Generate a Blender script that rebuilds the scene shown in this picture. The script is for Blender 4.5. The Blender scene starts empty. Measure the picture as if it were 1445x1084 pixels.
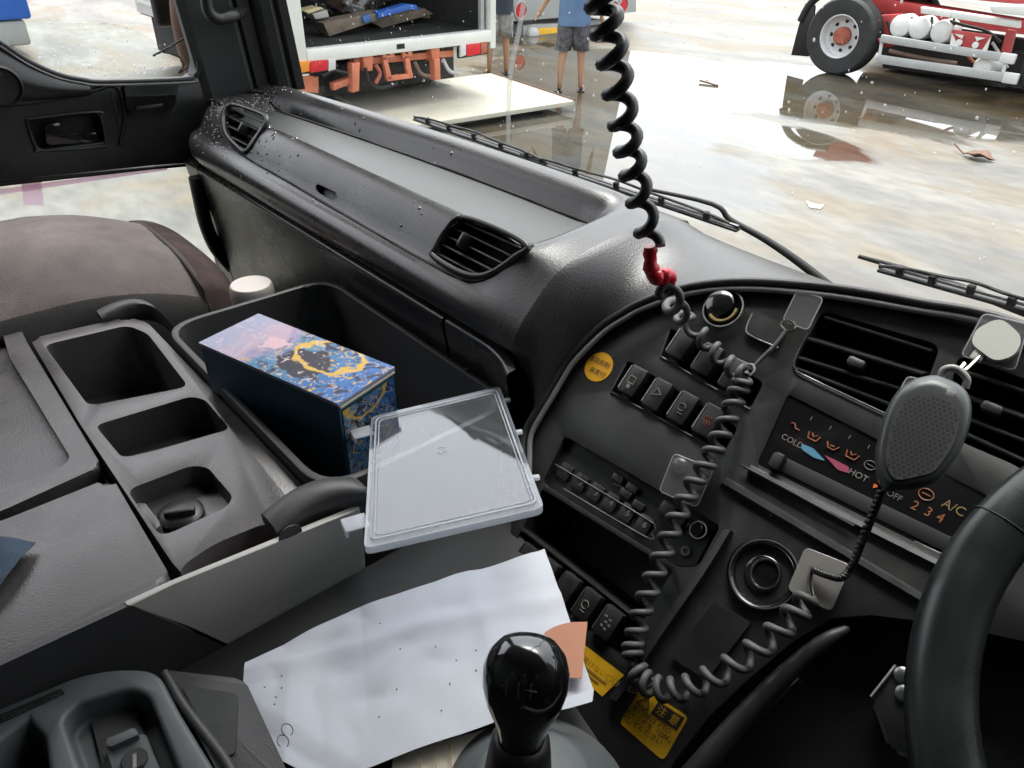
import bpy, bmesh, math, random
from mathutils import Vector, Matrix, noise
from mathutils.geometry import tessellate_polygon
random.seed(7)
PI = math.pi
col = bpy.context.scene.collection
sc = bpy.context.scene

# ------------------------------------------------------------------ camera, sky, sun, exposure
CZ = 2.15                       # camera height above the yard (driver's chest height in the cab)
W, H, F = 1445.0, 1084.0, 1060.0
PITCH, ROLL, YAW = math.radians(33), math.radians(1.2), math.radians(48.5)
fwd = Vector((-math.sin(YAW)*math.cos(PITCH), math.cos(YAW)*math.cos(PITCH), -math.sin(PITCH)))
rt0 = Vector((math.cos(YAW), math.sin(YAW), 0)); up0 = rt0.cross(fwd)
rt = rt0*math.cos(ROLL) + up0*math.sin(ROLL); up = up0*math.cos(ROLL) - rt0*math.sin(ROLL)
CAM = Vector((0, 0, CZ))
cd = bpy.data.cameras.new('camera'); cam = bpy.data.objects.new('camera', cd); col.objects.link(cam)
mw = Matrix((rt, up, -fwd)).transposed().to_4x4(); mw.translation = CAM; cam.matrix_world = mw
cd.sensor_width = 36; cd.lens = 36*F/W; cd.clip_start = 0.02; cd.clip_end = 1000
sc.camera = cam
wd = bpy.data.worlds.new('World'); sc.world = wd; wd.use_nodes = True
wn = wd.node_tree.nodes; wl = wd.node_tree.links
bg = wn['Background']; sky = wn.new('ShaderNodeTexSky'); sky.sky_type = 'NISHITA'; sky.sun_disc = False
SUN_EL, SUN_AZ = math.radians(68), math.radians(-50)     # azimuth from +Y (forward), negative = left
sky.sun_elevation = SUN_EL; sky.sun_rotation = SUN_AZ; sky.air_density = 1.0; sky.dust_density = 4.0; sky.ozone_density = 1.0
hs = wn.new('ShaderNodeHueSaturation'); hs.inputs['Saturation'].default_value = 0.22
wl.new(sky.outputs[0], hs.inputs['Color']); wl.new(hs.outputs[0], bg.inputs['Color']); bg.inputs['Strength'].default_value = 0.15
sd = bpy.data.lights.new('sun', 'SUN'); sun = bpy.data.objects.new('sun', sd); col.objects.link(sun)
sd.energy = 0.8; sd.angle = math.radians(40); sd.color = (1, .96, .9)
sdir = Vector((math.sin(SUN_AZ)*math.cos(SUN_EL), math.cos(SUN_AZ)*math.cos(SUN_EL), math.sin(SUN_EL)))
sun.rotation_euler = sdir.to_track_quat('Z', 'Y').to_euler()
vs = sc.view_settings; vs.view_transform = 'Standard'; vs.look = 'None'; vs.gamma = 1; vs.use_curve_mapping = False
vs.exposure = 2.0
sc.render.engine = 'CYCLES'
cy = sc.cycles; cy.max_bounces = 7; cy.diffuse_bounces = 3; cy.glossy_bounces = 3; cy.transparent_max_bounces = 16; cy.transmission_bounces = 6
cy.caustics_reflective = False; cy.caustics_refractive = False; cy.use_denoising = True; cy.sample_clamp_indirect = 6

# ------------------------------------------------------------------ measuring helpers
def ray(x, y): return (rt*((x-W/2)/F) + up*(-(y-H/2)/F) + fwd)
def Ph(x, y, h):                # point seen at a pixel, at depth h below the camera
    d = ray(x, y); return CAM + d*(-h/d.z)
def Pz(x, y, z): return Ph(x, y, CZ-z)
def PX(x, y, X): d = ray(x, y); return CAM + d*(X/d.x)
def PY(x, y, Y): d = ray(x, y); return CAM + d*(Y/d.y)
def PD(x, y, dist): return CAM + ray(x, y).normalized()*dist
def V(X, Y, h): return Vector((X, Y, CZ-h))
EX = Vector((1, 0, 0)); EY = Vector((0, 1, 0)); EZ = Vector((0, 0, 1))
S45 = math.sqrt(.5)
PO = V(0, .632, .372); PV = Vector((0, S45, S45)); PNRM = Vector((0, -S45, S45))   # centre panel plane
def PN(x, y, w=0.0):
    d = ray(x, y); o = PO + PNRM*w; return CAM + d*((o-CAM).dot(PNRM)/d.dot(PNRM))
def plane_pt(x, y, o, n): d = ray(x, y); return CAM + d*((o-CAM).dot(n)/d.dot(n))

# ------------------------------------------------------------------ materials
def new_mat(name):
    m = bpy.data.materials.new(name); m.use_nodes = True
    nt = m.node_tree; return m, nt, nt.nodes['Principled BSDF']
def mat(name, c, rough=.5, metal=0, bump=None, var=0.0, vscale=8, spec=.5, rvar=0.0, coat=0, alpha=None, trans=0, speck=None):
    m, nt, b = new_mat(name); n = nt.nodes; l = nt.links
    b.inputs['Base Color'].default_value = (*c, 1); b.inputs['Roughness'].default_value = rough
    b.inputs['Metallic'].default_value = metal; b.inputs['Specular IOR Level'].default_value = spec
    if coat: b.inputs['Coat Weight'].default_value = coat; b.inputs['Coat Roughness'].default_value = .1
    if trans: b.inputs['Transmission Weight'].default_value = trans
    if alpha is not None: b.inputs['Alpha'].default_value = alpha
    tc = n.new('ShaderNodeTexCoord')
    if var or rvar:
        nz = n.new('ShaderNodeTexNoise'); nz.inputs['Scale'].default_value = vscale; nz.inputs['Detail'].default_value = 8; nz.inputs['Roughness'].default_value = .65
        l.new(tc.outputs['Object'], nz.inputs['Vector'])
        if var:
            r = n.new('ShaderNodeValToRGB'); r.color_ramp.elements[0].position = .3; r.color_ramp.elements[1].position = .72
            r.color_ramp.elements[0].color = (*[max(0, x*(1-var)) for x in c], 1); r.color_ramp.elements[1].color = (*[min(1, x*(1+var)) for x in c], 1)
            l.new(nz.outputs[0], r.inputs[0]); last = r.outputs[0]
            if speck:
                n2 = n.new('ShaderNodeTexNoise'); n2.inputs['Scale'].default_value = speck[0]; n2.inputs['Detail'].default_value = 3
                l.new(tc.outputs['Object'], n2.inputs['Vector'])
                r2 = n.new('ShaderNodeValToRGB'); r2.color_ramp.elements[0].position = speck[1]; r2.color_ramp.elements[1].position = speck[1]+.06
                l.new(n2.outputs[0], r2.inputs[0]); mx = n.new('ShaderNodeMix'); mx.data_type = 'RGBA'
                l.new(r2.outputs[0], mx.inputs[0]); l.new(last, mx.inputs[6]); mx.inputs[7].default_value = (*speck[2], 1); last = mx.outputs[2]
            l.new(last, b.inputs['Base Color'])
        if rvar:
            mr = n.new('ShaderNodeMapRange'); mr.inputs[1].default_value = .3; mr.inputs[2].default_value = .7
            mr.inputs[3].default_value = max(.02, rough-rvar); mr.inputs[4].default_value = min(1, rough+rvar)
            l.new(nz.outputs[0], mr.inputs[0]); l.new(mr.outputs[0], b.inputs['Roughness'])
    if bump:
        kind, s, st = bump
        t = n.new('ShaderNodeTexVoronoi' if kind == 'v' else 'ShaderNodeTexNoise'); t.inputs['Scale'].default_value = s
        if kind == 'n': t.inputs['Detail'].default_value = 5
        l.new(tc.outputs['Object'], t.inputs['Vector'])
        bp = n.new('ShaderNodeBump'); bp.inputs['Strength'].default_value = st; bp.inputs['Distance'].default_value = .0007
        l.new(t.outputs[0], bp.inputs['Height']); l.new(bp.outputs[0], b.inputs['Normal'])
    return m
M = {}
M['dash'] = mat('dash_plastic', (.034, .0315, .0325), .29, bump=('v', 420, .22), var=.25, vscale=9, rvar=.09, speck=(300, .70, (.085, .08, .08)))
M['leather'] = mat('dash_leather_grain', (.032, .030, .031), .31, bump=('v', 520, .30), var=.2, vscale=12, rvar=.07)
M['tray'] = mat('tray_mat', (.034, .038, .037), .48, bump=('n', 300, .12), var=.12, vscale=5, rvar=.05)
M['console'] = mat('console_plastic', (.074, .066, .066), .32, bump=('v', 520, .22), var=.28, vscale=10, rvar=.12, speck=(330, .69, (.15, .14, .135)))
M['console_dark'] = mat('console_dark', (.045, .044, .045), .5, bump=('v', 520, .2), var=.25, vscale=12, rvar=.08)
M['bin'] = mat('bin_plastic', (.05, .046, .046), .52, bump=('n', 500, .1), var=.25, vscale=12, speck=(260, .7, (.11, .1, .1)))
M['panel'] = mat('panel_plastic', (.020, .0215, .020), .45, bump=('n', 700, .14), var=.4, vscale=14, rvar=.1, speck=(340, .68, (.05, .052, .05)))
M['panel_smooth'] = mat('panel_smooth', (.015, .017, .016), .38, var=.3, vscale=20, rvar=.1, speck=(400, .7, (.06, .06, .06)))
M['switch'] = mat('switch_black', (.018, .018, .018), .42, var=.3, vscale=60, rvar=.1)
M['black'] = mat('black_matt', (.008, .008, .008), .7, var=.3, vscale=20)
M['rubber'] = mat('black_rubber', (.012, .012, .012), .5, var=.3, vscale=30, rvar=.1)
M['cord'] = mat('cord_vinyl', (.016, .016, .017), .38, var=.3, vscale=70, rvar=.1)
M['cord_dusty'] = mat('cord_vinyl_dusty', (.07, .07, .07), .6, var=.35, vscale=90)
M['gloss'] = mat('gloss_black', (.008, .008, .009), .12, rvar=.06, vscale=30, coat=.6)
M['trim'] = mat('trim_edge', (.06, .062, .062), .3, var=.2, vscale=40)
M['rim_highlight'] = mat('rim_highlight', (.16, .165, .17), .25, var=.15, vscale=30)
M['edge'] = mat('pale_edge', (.24, .24, .23), .4, var=.3, vscale=60)  # pale grey for rings, small marks and painted edge highlights
M['metal'] = mat('bright_metal', (.6, .58, .52), .25, metal=1, rvar=.08, vscale=40)
M['screw'] = mat('screw_metal', (.32, .32, .32), .35, metal=1)
M['door'] = mat('door_plastic', (.020, .021, .021), .36, bump=('v', 420, .2), var=.25, vscale=8, rvar=.08)
M['door_grey'] = mat('pillar_trim', (.05, .055, .055), .5, bump=('v', 420, .12), var=.12, vscale=6)
M['fabric'] = mat('seat_fabric', (.16, .138, .130), .9, bump=('v', 480, 1.0), var=.32, vscale=7, spec=.2)
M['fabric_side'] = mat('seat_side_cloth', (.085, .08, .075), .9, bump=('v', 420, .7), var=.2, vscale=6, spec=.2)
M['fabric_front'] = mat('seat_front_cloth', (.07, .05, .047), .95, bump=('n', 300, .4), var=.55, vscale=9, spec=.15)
M['paper'] = mat('white_paper', (.50, .515, .56), .75, var=.04, vscale=9, spec=.2, bump=('n', 40, .15))
M['paper_old'] = mat('old_paper', (.5, .46, .38), .8, var=.2, vscale=20)
M['sticky'] = mat('terracotta_note', (.38, .17, .10), .8, var=.05, vscale=20)
M['yellow'] = mat('yellow_label', (.78, .43, .015), .45, var=.14, vscale=30)
M['amber'] = mat('amber_label', (.58, .29, .01), .5, var=.1, vscale=30)
M['ink'] = mat('ink', (.02, .02, .02), .6)
M['ink_soft'] = mat('faint_ink', (.3, .17, .02), .6)
M['print_white'] = mat('print_white', (.17, .16, .14), .6)
M['print_dim'] = mat('print_dim', (.11, .105, .09), .6)
M['print_orange'] = mat('print_orange', (.26, .085, .035), .5)
M['print_blue'] = mat('print_blue', (.08, .22, .34), .5)
M['print_pink'] = mat('print_pink', (.30, .05, .10), .5)
M['print_red'] = mat('print_red', (.7, .12, .03), .5)
M['ochre'] = mat('ochre_ring', (.2, .14, .05), .5, var=.2, vscale=60)
M['red_tape'] = mat('red_tape', (.52, .012, .03), .32, var=.3, vscale=80, bump=('n', 220, .6))
M['plate_grey'] = mat('side_board', (.42, .40, .365), .42, var=.12, vscale=10, rvar=.1)
M['cap'] = mat('bottle_cap', (.6, .55, .51), .5, var=.06, vscale=20)
M['bottle'] = mat('bottle_plastic', (.6, .58, .52), .4, var=.05)
M['hook_white'] = mat('hook_white', (.46, .46, .42), .4, var=.05, vscale=30)
M['mic'] = mat('mic_grey', (.042, .049, .048), .38, bump=('n', 900, .06), var=.15, vscale=30, rvar=.06)
M['mic_face'] = mat('mic_face', (.05, .052, .05), .5, var=.15, vscale=30)
M['gaiter'] = mat('gear_gaiter', (.085, .095, .097), .5, var=.15, vscale=20)
M['box_side'] = mat('box_navy', (.010, .060, .10), .42, var=.15, vscale=14, rvar=.05)
M['cardboard'] = mat('box_edge', (.5, .47, .36), .7)
M['blue_cloth'] = mat('denim_cloth', (.05, .075, .11), .9, bump=('v', 600, .4), var=.3, vscale=30)
# outside
M['white_paint'] = mat('white_truck_paint', (.74, .75, .70), .35, var=.08, vscale=3)
M['orange'] = mat('orange_paint', (.60, .19, .10), .5, var=.2, vscale=5)
M['deck'] = mat('lift_deck', (.44, .42, .34), .45, var=.12, vscale=3)
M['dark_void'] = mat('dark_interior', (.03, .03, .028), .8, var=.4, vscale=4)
M['tail_red'] = mat('lamp_red', (.6, .02, .03), .25)
M['tail_amber'] = mat('lamp_amber', (.75, .26, .02), .25)
M['tail_clear'] = mat('lamp_clear', (.6, .6, .58), .2)
M['plank'] = mat('wood_plank', (.20, .16, .12), .7, var=.4, vscale=6)
M['plank_blue'] = mat('blue_plank', (.06, .17, .38), .6, var=.3, vscale=6)
M['cream'] = mat('cream_bundle', (.7, .6, .32), .7, var=.2, vscale=8)
M['silver'] = mat('silver_panel', (.42, .44, .43), .4, var=.08, vscale=2)
M['tyre'] = mat('tyre_rubber', (.028, .029, .029), .75, bump=('n', 60, .4), var=.35, vscale=9)
M['rimsteel'] = mat('wheel_steel', (.62, .63, .63), .3, var=.1, vscale=6)
M['rust'] = mat('rusty_hub', (.36, .10, .06), .7, var=.35, vscale=14)
M['red'] = mat('red_chassis', (.42, .05, .05), .5, var=.25, vscale=4)
M['tank'] = mat('tank_aluminium', (.7, .7, .68), .35, var=.1, vscale=6)
M['guard'] = mat('galvanised_guard', (.42, .43, .42), .4, var=.12, vscale=6)
M['blue_tarp'] = mat('blue_tarpaulin', (.03, .13, .5), .5, var=.15, vscale=2)
M['skin'] = mat('skin', (.42, .24, .15), .55, var=.1, vscale=8)
M['shirt_blue'] = mat('shirt_blue', (.10, .17, .30), .85, bump=('n', 30, .5), var=.15, vscale=6)
M['shirt_dark'] = mat('shirt_dark', (.025, .035, .05), .85, bump=('n', 30, .5), var=.2, vscale=6)
M['shorts'] = mat('shorts_print', (.09, .09, .10), .9, var=.8, vscale=16)
M['shorts_grey'] = mat('shorts_grey', (.30, .30, .30), .9, var=.4, vscale=16)
M['hair'] = mat('hair', (.012, .01, .009), .6)
M['leaf'] = mat('dead_leaf', (.13, .06, .035), .7, var=.3, vscale=30)
M['litter'] = mat('white_litter', (.75, .75, .72), .6)
M['plate_yellow'] = mat('number_plate', (.85, .48, .03), .5, var=.06, vscale=10)
M['brown'] = mat('brown_mud', (.16, .10, .07), .7, var=.3, vscale=5)

def glass_mat(name, tint, gloss, ior=1.45, film=0.0):
    m = bpy.data.materials.new(name); m.use_nodes = True; n = m.node_tree.nodes; l = m.node_tree.links; n.clear()
    o = n.new('ShaderNodeOutputMaterial'); t = n.new('ShaderNodeBsdfTransparent'); t.inputs[0].default_value = (*tint, 1)
    g = n.new('ShaderNodeBsdfGlossy'); g.inputs['Roughness'].default_value = gloss
    fr = n.new('ShaderNodeFresnel')
    ge = n.new('ShaderNodeNewGeometry'); iv = n.new('ShaderNodeMapRange'); iv.inputs[3].default_value = ior; iv.inputs[4].default_value = 1/ior
    l.new(ge.outputs['Backfacing'], iv.inputs[0]); l.new(iv.outputs[0], fr.inputs[0])      # same reflectance from both sides of the pane
    mx = n.new('ShaderNodeMixShader'); l.new(fr.outputs[0], mx.inputs[0]); l.new(t.outputs[0], mx.inputs[1]); l.new(g.outputs[0], mx.inputs[2])
    last = mx.outputs[0]
    if film:
        d = n.new('ShaderNodeBsdfTranslucent'); d.inputs[0].default_value = (.8, .82, .85, 1)
        d2 = n.new('ShaderNodeBsdfDiffuse'); d2.inputs[0].default_value = (.8, .82, .85, 1)
        ad = n.new('ShaderNodeMixShader'); l.new(d.outputs[0], ad.inputs[1]); l.new(d2.outputs[0], ad.inputs[2])
        m2 = n.new('ShaderNodeMixShader'); m2.inputs[0].default_value = film
        l.new(last, m2.inputs[1]); l.new(ad.outputs[0], m2.inputs[2]); last = m2.outputs[0]
    l.new(last, o.inputs[0]); return m
M['glass'] = glass_mat('window_glass', (.96, .985, .975), .0, 1.3)
M['drop'] = glass_mat('rain_drop', (.9, .9, .9), .02, 1.6, .45)
M['clear'] = glass_mat('clear_acrylic', (.80, .78, .78), .08, 1.45, .10)
M['cloudy'] = glass_mat('cloudy_plastic', (.92, .94, .97), .02, 1.65, .055)
M['cloudy_edge'] = glass_mat('cloudy_plastic_edge', (.86, .87, .90), .12, 1.42, .62)
M['pole'] = glass_mat('clear_pole', (.80, .80, .78), .1, 1.4, .14)
M['pink'] = glass_mat('pink_film', (1, .80, .91), .2, 1.3, .35)

def wet_ground():
    m, nt, b = new_mat('wet_concrete'); n = nt.nodes; l = nt.links
    tc = n.new('ShaderNodeTexCoord'); mp = n.new('ShaderNodeMapping'); l.new(tc.outputs['Object'], mp.inputs[0]); mp.inputs['Rotation'].default_value = (0, 0, .5)
    mp.inputs['Scale'].default_value = (.55, 1.25, 1)
    def nz(s, det=6, dist=0):
        x = n.new('ShaderNodeTexNoise'); x.inputs['Scale'].default_value = s; x.inputs['Detail'].default_value = det; x.inputs['Distortion'].default_value = dist
        l.new(mp.outputs[0], x.inputs[0]); return x.outputs[0]
    def ramp(src, a, ca, bb, cb):
        r = n.new('ShaderNodeValToRGB'); e = r.color_ramp.elements; e[0].position = a; e[0].color = ca; e[1].position = bb; e[1].color = cb; l.new(src, r.inputs[0]); return r.outputs[0]
    base = ramp(nz(.9, 8, .6), .34, (.076, .074, .066, 1), .62, (.155, .150, .130, 1))
    stain = ramp(nz(.55, 9, 1.4), .46, (0, 0, 0, 1), .60, (1, 1, 1, 1))
    fine = ramp(nz(7, 10), .34, (.76, .75, .72, 1), .66, (1.1, 1.1, 1.09, 1))
    mx = n.new('ShaderNodeMix'); mx.data_type = 'RGBA'; l.new(stain, mx.inputs[0]); l.new(base, mx.inputs[6]); mx.inputs[7].default_value = (.115, .088, .050, 1)
    mu = n.new('ShaderNodeMix'); mu.data_type = 'RGBA'; mu.blend_type = 'MULTIPLY'; mu.inputs[0].default_value = 1; l.new(mx.outputs[2], mu.inputs[6]); l.new(fine, mu.inputs[7])
    tc2 = n.new('ShaderNodeSeparateXYZ'); l.new(tc.outputs['Object'], tc2.inputs[0]); dn = nz(1.1, 8, .8)
    def mth(op, a, b_=None):
        x = n.new('ShaderNodeMath'); x.operation = op
        for k, v in enumerate((a, b_)):
            if v is None: continue
            if isinstance(v, (int, float)): x.inputs[k].default_value = v
            else: l.new(v, x.inputs[k])
        return x.outputs[0]
    acc = mth('MULTIPLY', nz(.42, 5, .5), 1.0); acc = mth('SUBTRACT', acc, .60); acc = mth('MULTIPLY', acc, 2.2)
    for cx3, cy3, rx3, ry3 in ((-5.2, 10.2, 2.8, 1.9), (-2.4, 11.6, 3.0, 1.5), (-6.2, 6.6, 1.9, 1.8), (-7.6, 8.8, 2.6, 2.2), (-1.4, 4.4, 1.2, 1.0), (-4.6, 7.6, 1.4, .7), (-4.8, 5.5, 1.7, 1.3), (-3.3, 4.2, .9, .6)):
        ux = mth('DIVIDE', mth('SUBTRACT', tc2.outputs[0], cx3), rx3); uy = mth('DIVIDE', mth('SUBTRACT', tc2.outputs[1], cy3), ry3)
        ln3 = mth('SQRT', mth('ADD', mth('MULTIPLY', ux, ux), mth('MULTIPLY', uy, uy)))
        acc = mth('MAXIMUM', acc, mth('SUBTRACT', mth('ADD', .60, mth('MULTIPLY', dn, .8)), ln3))
    wet = ramp(acc, -.02, (0, 0, 0, 1), .16, (1, 1, 1, 1))
    dk = n.new('ShaderNodeMix'); dk.data_type = 'RGBA'; dk.blend_type = 'MULTIPLY'; l.new(wet, dk.inputs[0]); l.new(mu.outputs[2], dk.inputs[6]); dk.inputs[7].default_value = (.55, .53, .5, 1)
    l.new(dk.outputs[2], b.inputs['Base Color'])
    r = n.new('ShaderNodeMapRange'); l.new(wet, r.inputs[0]); r.inputs[3].default_value = .50; r.inputs[4].default_value = .02; l.new(r.outputs[0], b.inputs['Roughness'])
    b.inputs['Specular IOR Level'].default_value = .5
    bp = n.new('ShaderNodeBump'); bp.inputs['Strength'].default_value = .12; bp.inputs['Distance'].default_value = .01
    hh = n.new('ShaderNodeMath'); hh.operation = 'MULTIPLY'; inv = n.new('ShaderNodeMath'); inv.operation = 'SUBTRACT'; inv.inputs[0].default_value = 1.05; l.new(wet, inv.inputs[1])
    l.new(nz(14, 6), hh.inputs[0]); l.new(inv.outputs[0], hh.inputs[1]); l.new(hh.outputs[0], bp.inputs['Height']); l.new(bp.outputs[0], b.inputs['Normal'])
    return m
M['ground'] = wet_ground()

def box_art():                  # generic pastel-to-blue printed clouds, no figures
    m, nt, b = new_mat('printed_lid'); n = nt.nodes; l = nt.links
    tc = n.new('ShaderNodeTexCoord'); 
    def nz(s, off, dist):
        mp = n.new('ShaderNodeMapping'); mp.inputs['Location'].default_value = (off, off*.7, 0); l.new(tc.outputs['UV'], mp.inputs[0])
        x = n.new('ShaderNodeTexNoise'); x.inputs['Scale'].default_value = s; x.inputs['Detail'].default_value = 6; x.inputs['Distortion'].default_value = dist; l.new(mp.outputs[0], x.inputs[0]); return x.outputs[0]
    sp = n.new('ShaderNodeSeparateXYZ'); l.new(tc.outputs['UV'], sp.inputs[0])
    ad = n.new('ShaderNodeMath'); ad.operation = 'MULTIPLY_ADD'; l.new(nz(4, 0, 1.2), ad.inputs[0]); ad.inputs[1].default_value = .7; l.new(sp.outputs[0], ad.inputs[2])
    r = n.new('ShaderNodeValToRGB'); e = r.color_ramp.elements
    e[0].position = .3; e[0].color = (.30, .31, .42, 1); e[1].position = 1.0; e[1].color = (.02, .12, .36, 1)
    for p, c in ((.42, (.42, .31, .38, 1)), (.50, (.30, .24, .36, 1)), (.60, (.07, .20, .33, 1)), (.80, (.03, .13, .30, 1))):
        x = e.new(p); x.color = c
    mp = n.new('ShaderNodeMath'); mp.operation = 'MULTIPLY'; mp.inputs[1].default_value = .75; l.new(ad.outputs[0], mp.inputs[0]); l.new(mp.outputs[0], r.inputs[0])
    def over(prev, mask_src, lo, hi, c, gate=None):
        k = n.new('ShaderNodeValToRGB'); k.color_ramp.elements[0].position = lo; k.color_ramp.elements[1].position = hi; l.new(mask_src, k.inputs[0]); f = k.outputs[0]
        if gate:
            g = n.new('ShaderNodeValToRGB'); g.color_ramp.elements[0].position = gate[0]; g.color_ramp.elements[1].position = gate[1]; l.new(sp.outputs[0], g.inputs[0])
            mm = n.new('ShaderNodeMath'); mm.operation = 'MULTIPLY'; l.new(f, mm.inputs[0]); l.new(g.outputs[0], mm.inputs[1]); f = mm.outputs[0]
        x = n.new('ShaderNodeMix'); x.data_type = 'RGBA'; l.new(f, x.inputs[0]); l.new(prev, x.inputs[6]); x.inputs[7].default_value = (*c, 1); return x.outputs[2]
    c = over(r.outputs[0], nz(6, 3.1, 4.5), .54, .66, (.60, .36, .05), (.25, .4))
    c = over(c, nz(6, 7.7, 3.5), .50, .62, (.02, .02, .05), (.3, .5))
    def rad(cx_, cy_, sy_):
        vm = n.new('ShaderNodeMapping'); vm.inputs['Location'].default_value = (-cx_, -cy_*sy_, 0); vm.inputs['Scale'].default_value = (1, sy_, 0); l.new(tc.outputs['UV'], vm.inputs[0])
        nn_ = n.new('ShaderNodeTexNoise'); nn_.inputs['Scale'].default_value = 9; nn_.inputs['Detail'].default_value = 4; l.new(tc.outputs['UV'], nn_.inputs[0])
        va = n.new('ShaderNodeVectorMath'); va.operation = 'LENGTH'; l.new(vm.outputs[0], va.inputs[0])
        ma = n.new('ShaderNodeMath'); ma.operation = 'MULTIPLY_ADD'; l.new(nn_.outputs[0], ma.inputs[0]); ma.inputs[1].default_value = .16; l.new(va.outputs['Value'], ma.inputs[2]); return ma.outputs[0]
    def band(src, a, b_):
        k = n.new('ShaderNodeValToRGB'); e_ = k.color_ramp.elements; e_[0].position = a-.02; e_[0].color = (0, 0, 0, 1); e_[1].position = b_+.02; e_[1].color = (0, 0, 0, 1)
        for p in (a, b_): x = e_.new(p); x.color = (1, 1, 1, 1)
        l.new(src, k.inputs[0]); return k.outputs[0]
    c = over(c, band(rad(.60, .18, 1.1), .0, .215), .2, .8, (.025, .022, .035))
    c = over(c, band(rad(.66, .30, 1.3), .255, .272), .3, .9, (.55, .34, .05))
    c = over(c, band(rad(.34, .24, 1.2), .02, .14), .3, 1, (.55, .36, .40))
    c = over(c, nz(22, 5.2, 1.6), .58, .70, (.55, .45, .45))
    l.new(c, b.inputs['Base Color']); b.inputs['Roughness'].default_value = .5; b.inputs['Specular IOR Level'].default_value = .25
    return m
M['art'] = box_art()

# ------------------------------------------------------------------ mesh helpers
def tag(o, label=None, cat=None, group=None, kind=None):
    if label: o['label'] = label
    if cat: o['category'] = cat
    if group: o['group'] = group
    if kind: o['kind'] = kind
    return o
def link(name, me, m, parent=None, smooth=35):
    if m is not None:
        me.materials.clear(); me.materials.append(M[m] if isinstance(m, str) else m)
    if smooth:
        me.shade_smooth(); me.set_sharp_from_angle(angle=math.radians(smooth))
    o = bpy.data.objects.new(name, me); col.objects.link(o)
    if parent: set_parent(o, parent)
    return o
def set_parent(o, p):
    o.parent = p
    w = Vector((0, 0, 0)); q = p
    while q: w = w + q.location; q = q.parent
    if p.type == 'EMPTY': o.matrix_parent_inverse = Matrix.Translation(-p.location)
def thing(name, loc, label, cat, group=None):
    e = bpy.data.objects.new(name, None); col.objects.link(e); e.location = loc; e.empty_display_size = .05
    return tag(e, label, cat, group)
def bm_mesh(bm, name):
    bmesh.ops.recalc_face_normals(bm, faces=bm.faces); me = bpy.data.meshes.new(name); bm.to_mesh(me); bm.free(); return me
def add_box(bm, c, s, ax=(EX, EY, EZ), bev=0.0, seg=2):
    c = Vector(c); vs_ = []
    for i in (-1, 1):
        for j in (-1, 1):
            for k in (-1, 1): vs_.append(bm.verts.new(c + ax[0]*(i*s[0]/2) + ax[1]*(j*s[1]/2) + ax[2]*(k*s[2]/2)))
    fs = [bm.faces.new([vs_[i] for i in q]) for q in ((0, 1, 3, 2), (4, 6, 7, 5), (0, 4, 5, 1), (2, 3, 7, 6), (0, 2, 6, 4), (1, 5, 7, 3))]
    if bev:
        es = list({e for f in fs for e in f.edges}); bmesh.ops.bevel(bm, geom=es, offset=bev, segments=seg, profile=.5, affect='EDGES', clamp_overlap=True)
def box(name, c, s, m, parent=None, ax=(EX, EY, EZ), bev=.002, seg=2):
    bm = bmesh.new(); add_box(bm, c, s, ax, bev, seg); return link(name, bm_mesh(bm, name), m, parent)
def add_prism(bm, pts, vec, bev=0.0, seg=2):
    pts = [Vector(p) for p in pts]; n = len(pts)
    a = [bm.verts.new(p) for p in pts]; b = [bm.verts.new(p+vec) for p in pts]
    f1 = bm.faces.new(a); f2 = bm.faces.new(b[::-1])
    for i in range(n): bm.faces.new((a[i], b[i], b[(i+1) % n], a[(i+1) % n]))
    if bev: bmesh.ops.bevel(bm, geom=list(f1.edges), offset=bev, segments=seg, profile=.5, affect='EDGES', clamp_overlap=True)
def prism(name, pts, vec, m, parent=None, bev=0.0, seg=2, smooth=35):
    bm = bmesh.new(); add_prism(bm, pts, vec, bev, seg); return link(name, bm_mesh(bm, name), m, parent, smooth)
def rnd(pts, r, k=4):            # round the corners of a 3-D polygon
    pts = [Vector(p) for p in pts]; out = []; n = len(pts)
    for i in range(n):
        p, a, b = pts[i], pts[i-1], pts[(i+1) % n]
        rr = min(r, (a-p).length*.45, (b-p).length*.45)
        s = p + (a-p).normalized()*rr; e = p + (b-p).normalized()*rr
        for j in range(k+1):
            t = j/k; out.append(s*(1-t)**2 + p*(2*t*(1-t)) + e*t*t)
    return out
def spline(pts, n):              # Catmull-Rom through points
    pts = [Vector(p) for p in pts]; P = [pts[0]*2-pts[1]] + pts + [pts[-1]*2-pts[-2]]; out = []
    segs = len(pts)-1
    for i in range(n+1):
        u = i/n*segs; k = min(int(u), segs-1); t = u-k; a, b, c, d = P[k:k+4]
        out.append(.5*((2*b) + (c-a)*t + (2*a-5*b+4*c-d)*t*t + (3*b-a-3*c+d)*t**3))
    return out
def cspline(pts, n):            # closed Catmull-Rom, first point repeated at the end
    pts = [Vector(p) for p in pts]; K = len(pts); out = []
    for i in range(n+1):
        u = (i/n*K) % K; k = int(u); t = u-k; a, b, c, d = pts[k-1], pts[k], pts[(k+1) % K], pts[(k+2) % K]
        out.append(.5*((2*b) + (c-a)*t + (2*a-5*b+4*c-d)*t*t + (3*b-a-3*c+d)*t**3))
    return out
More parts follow.
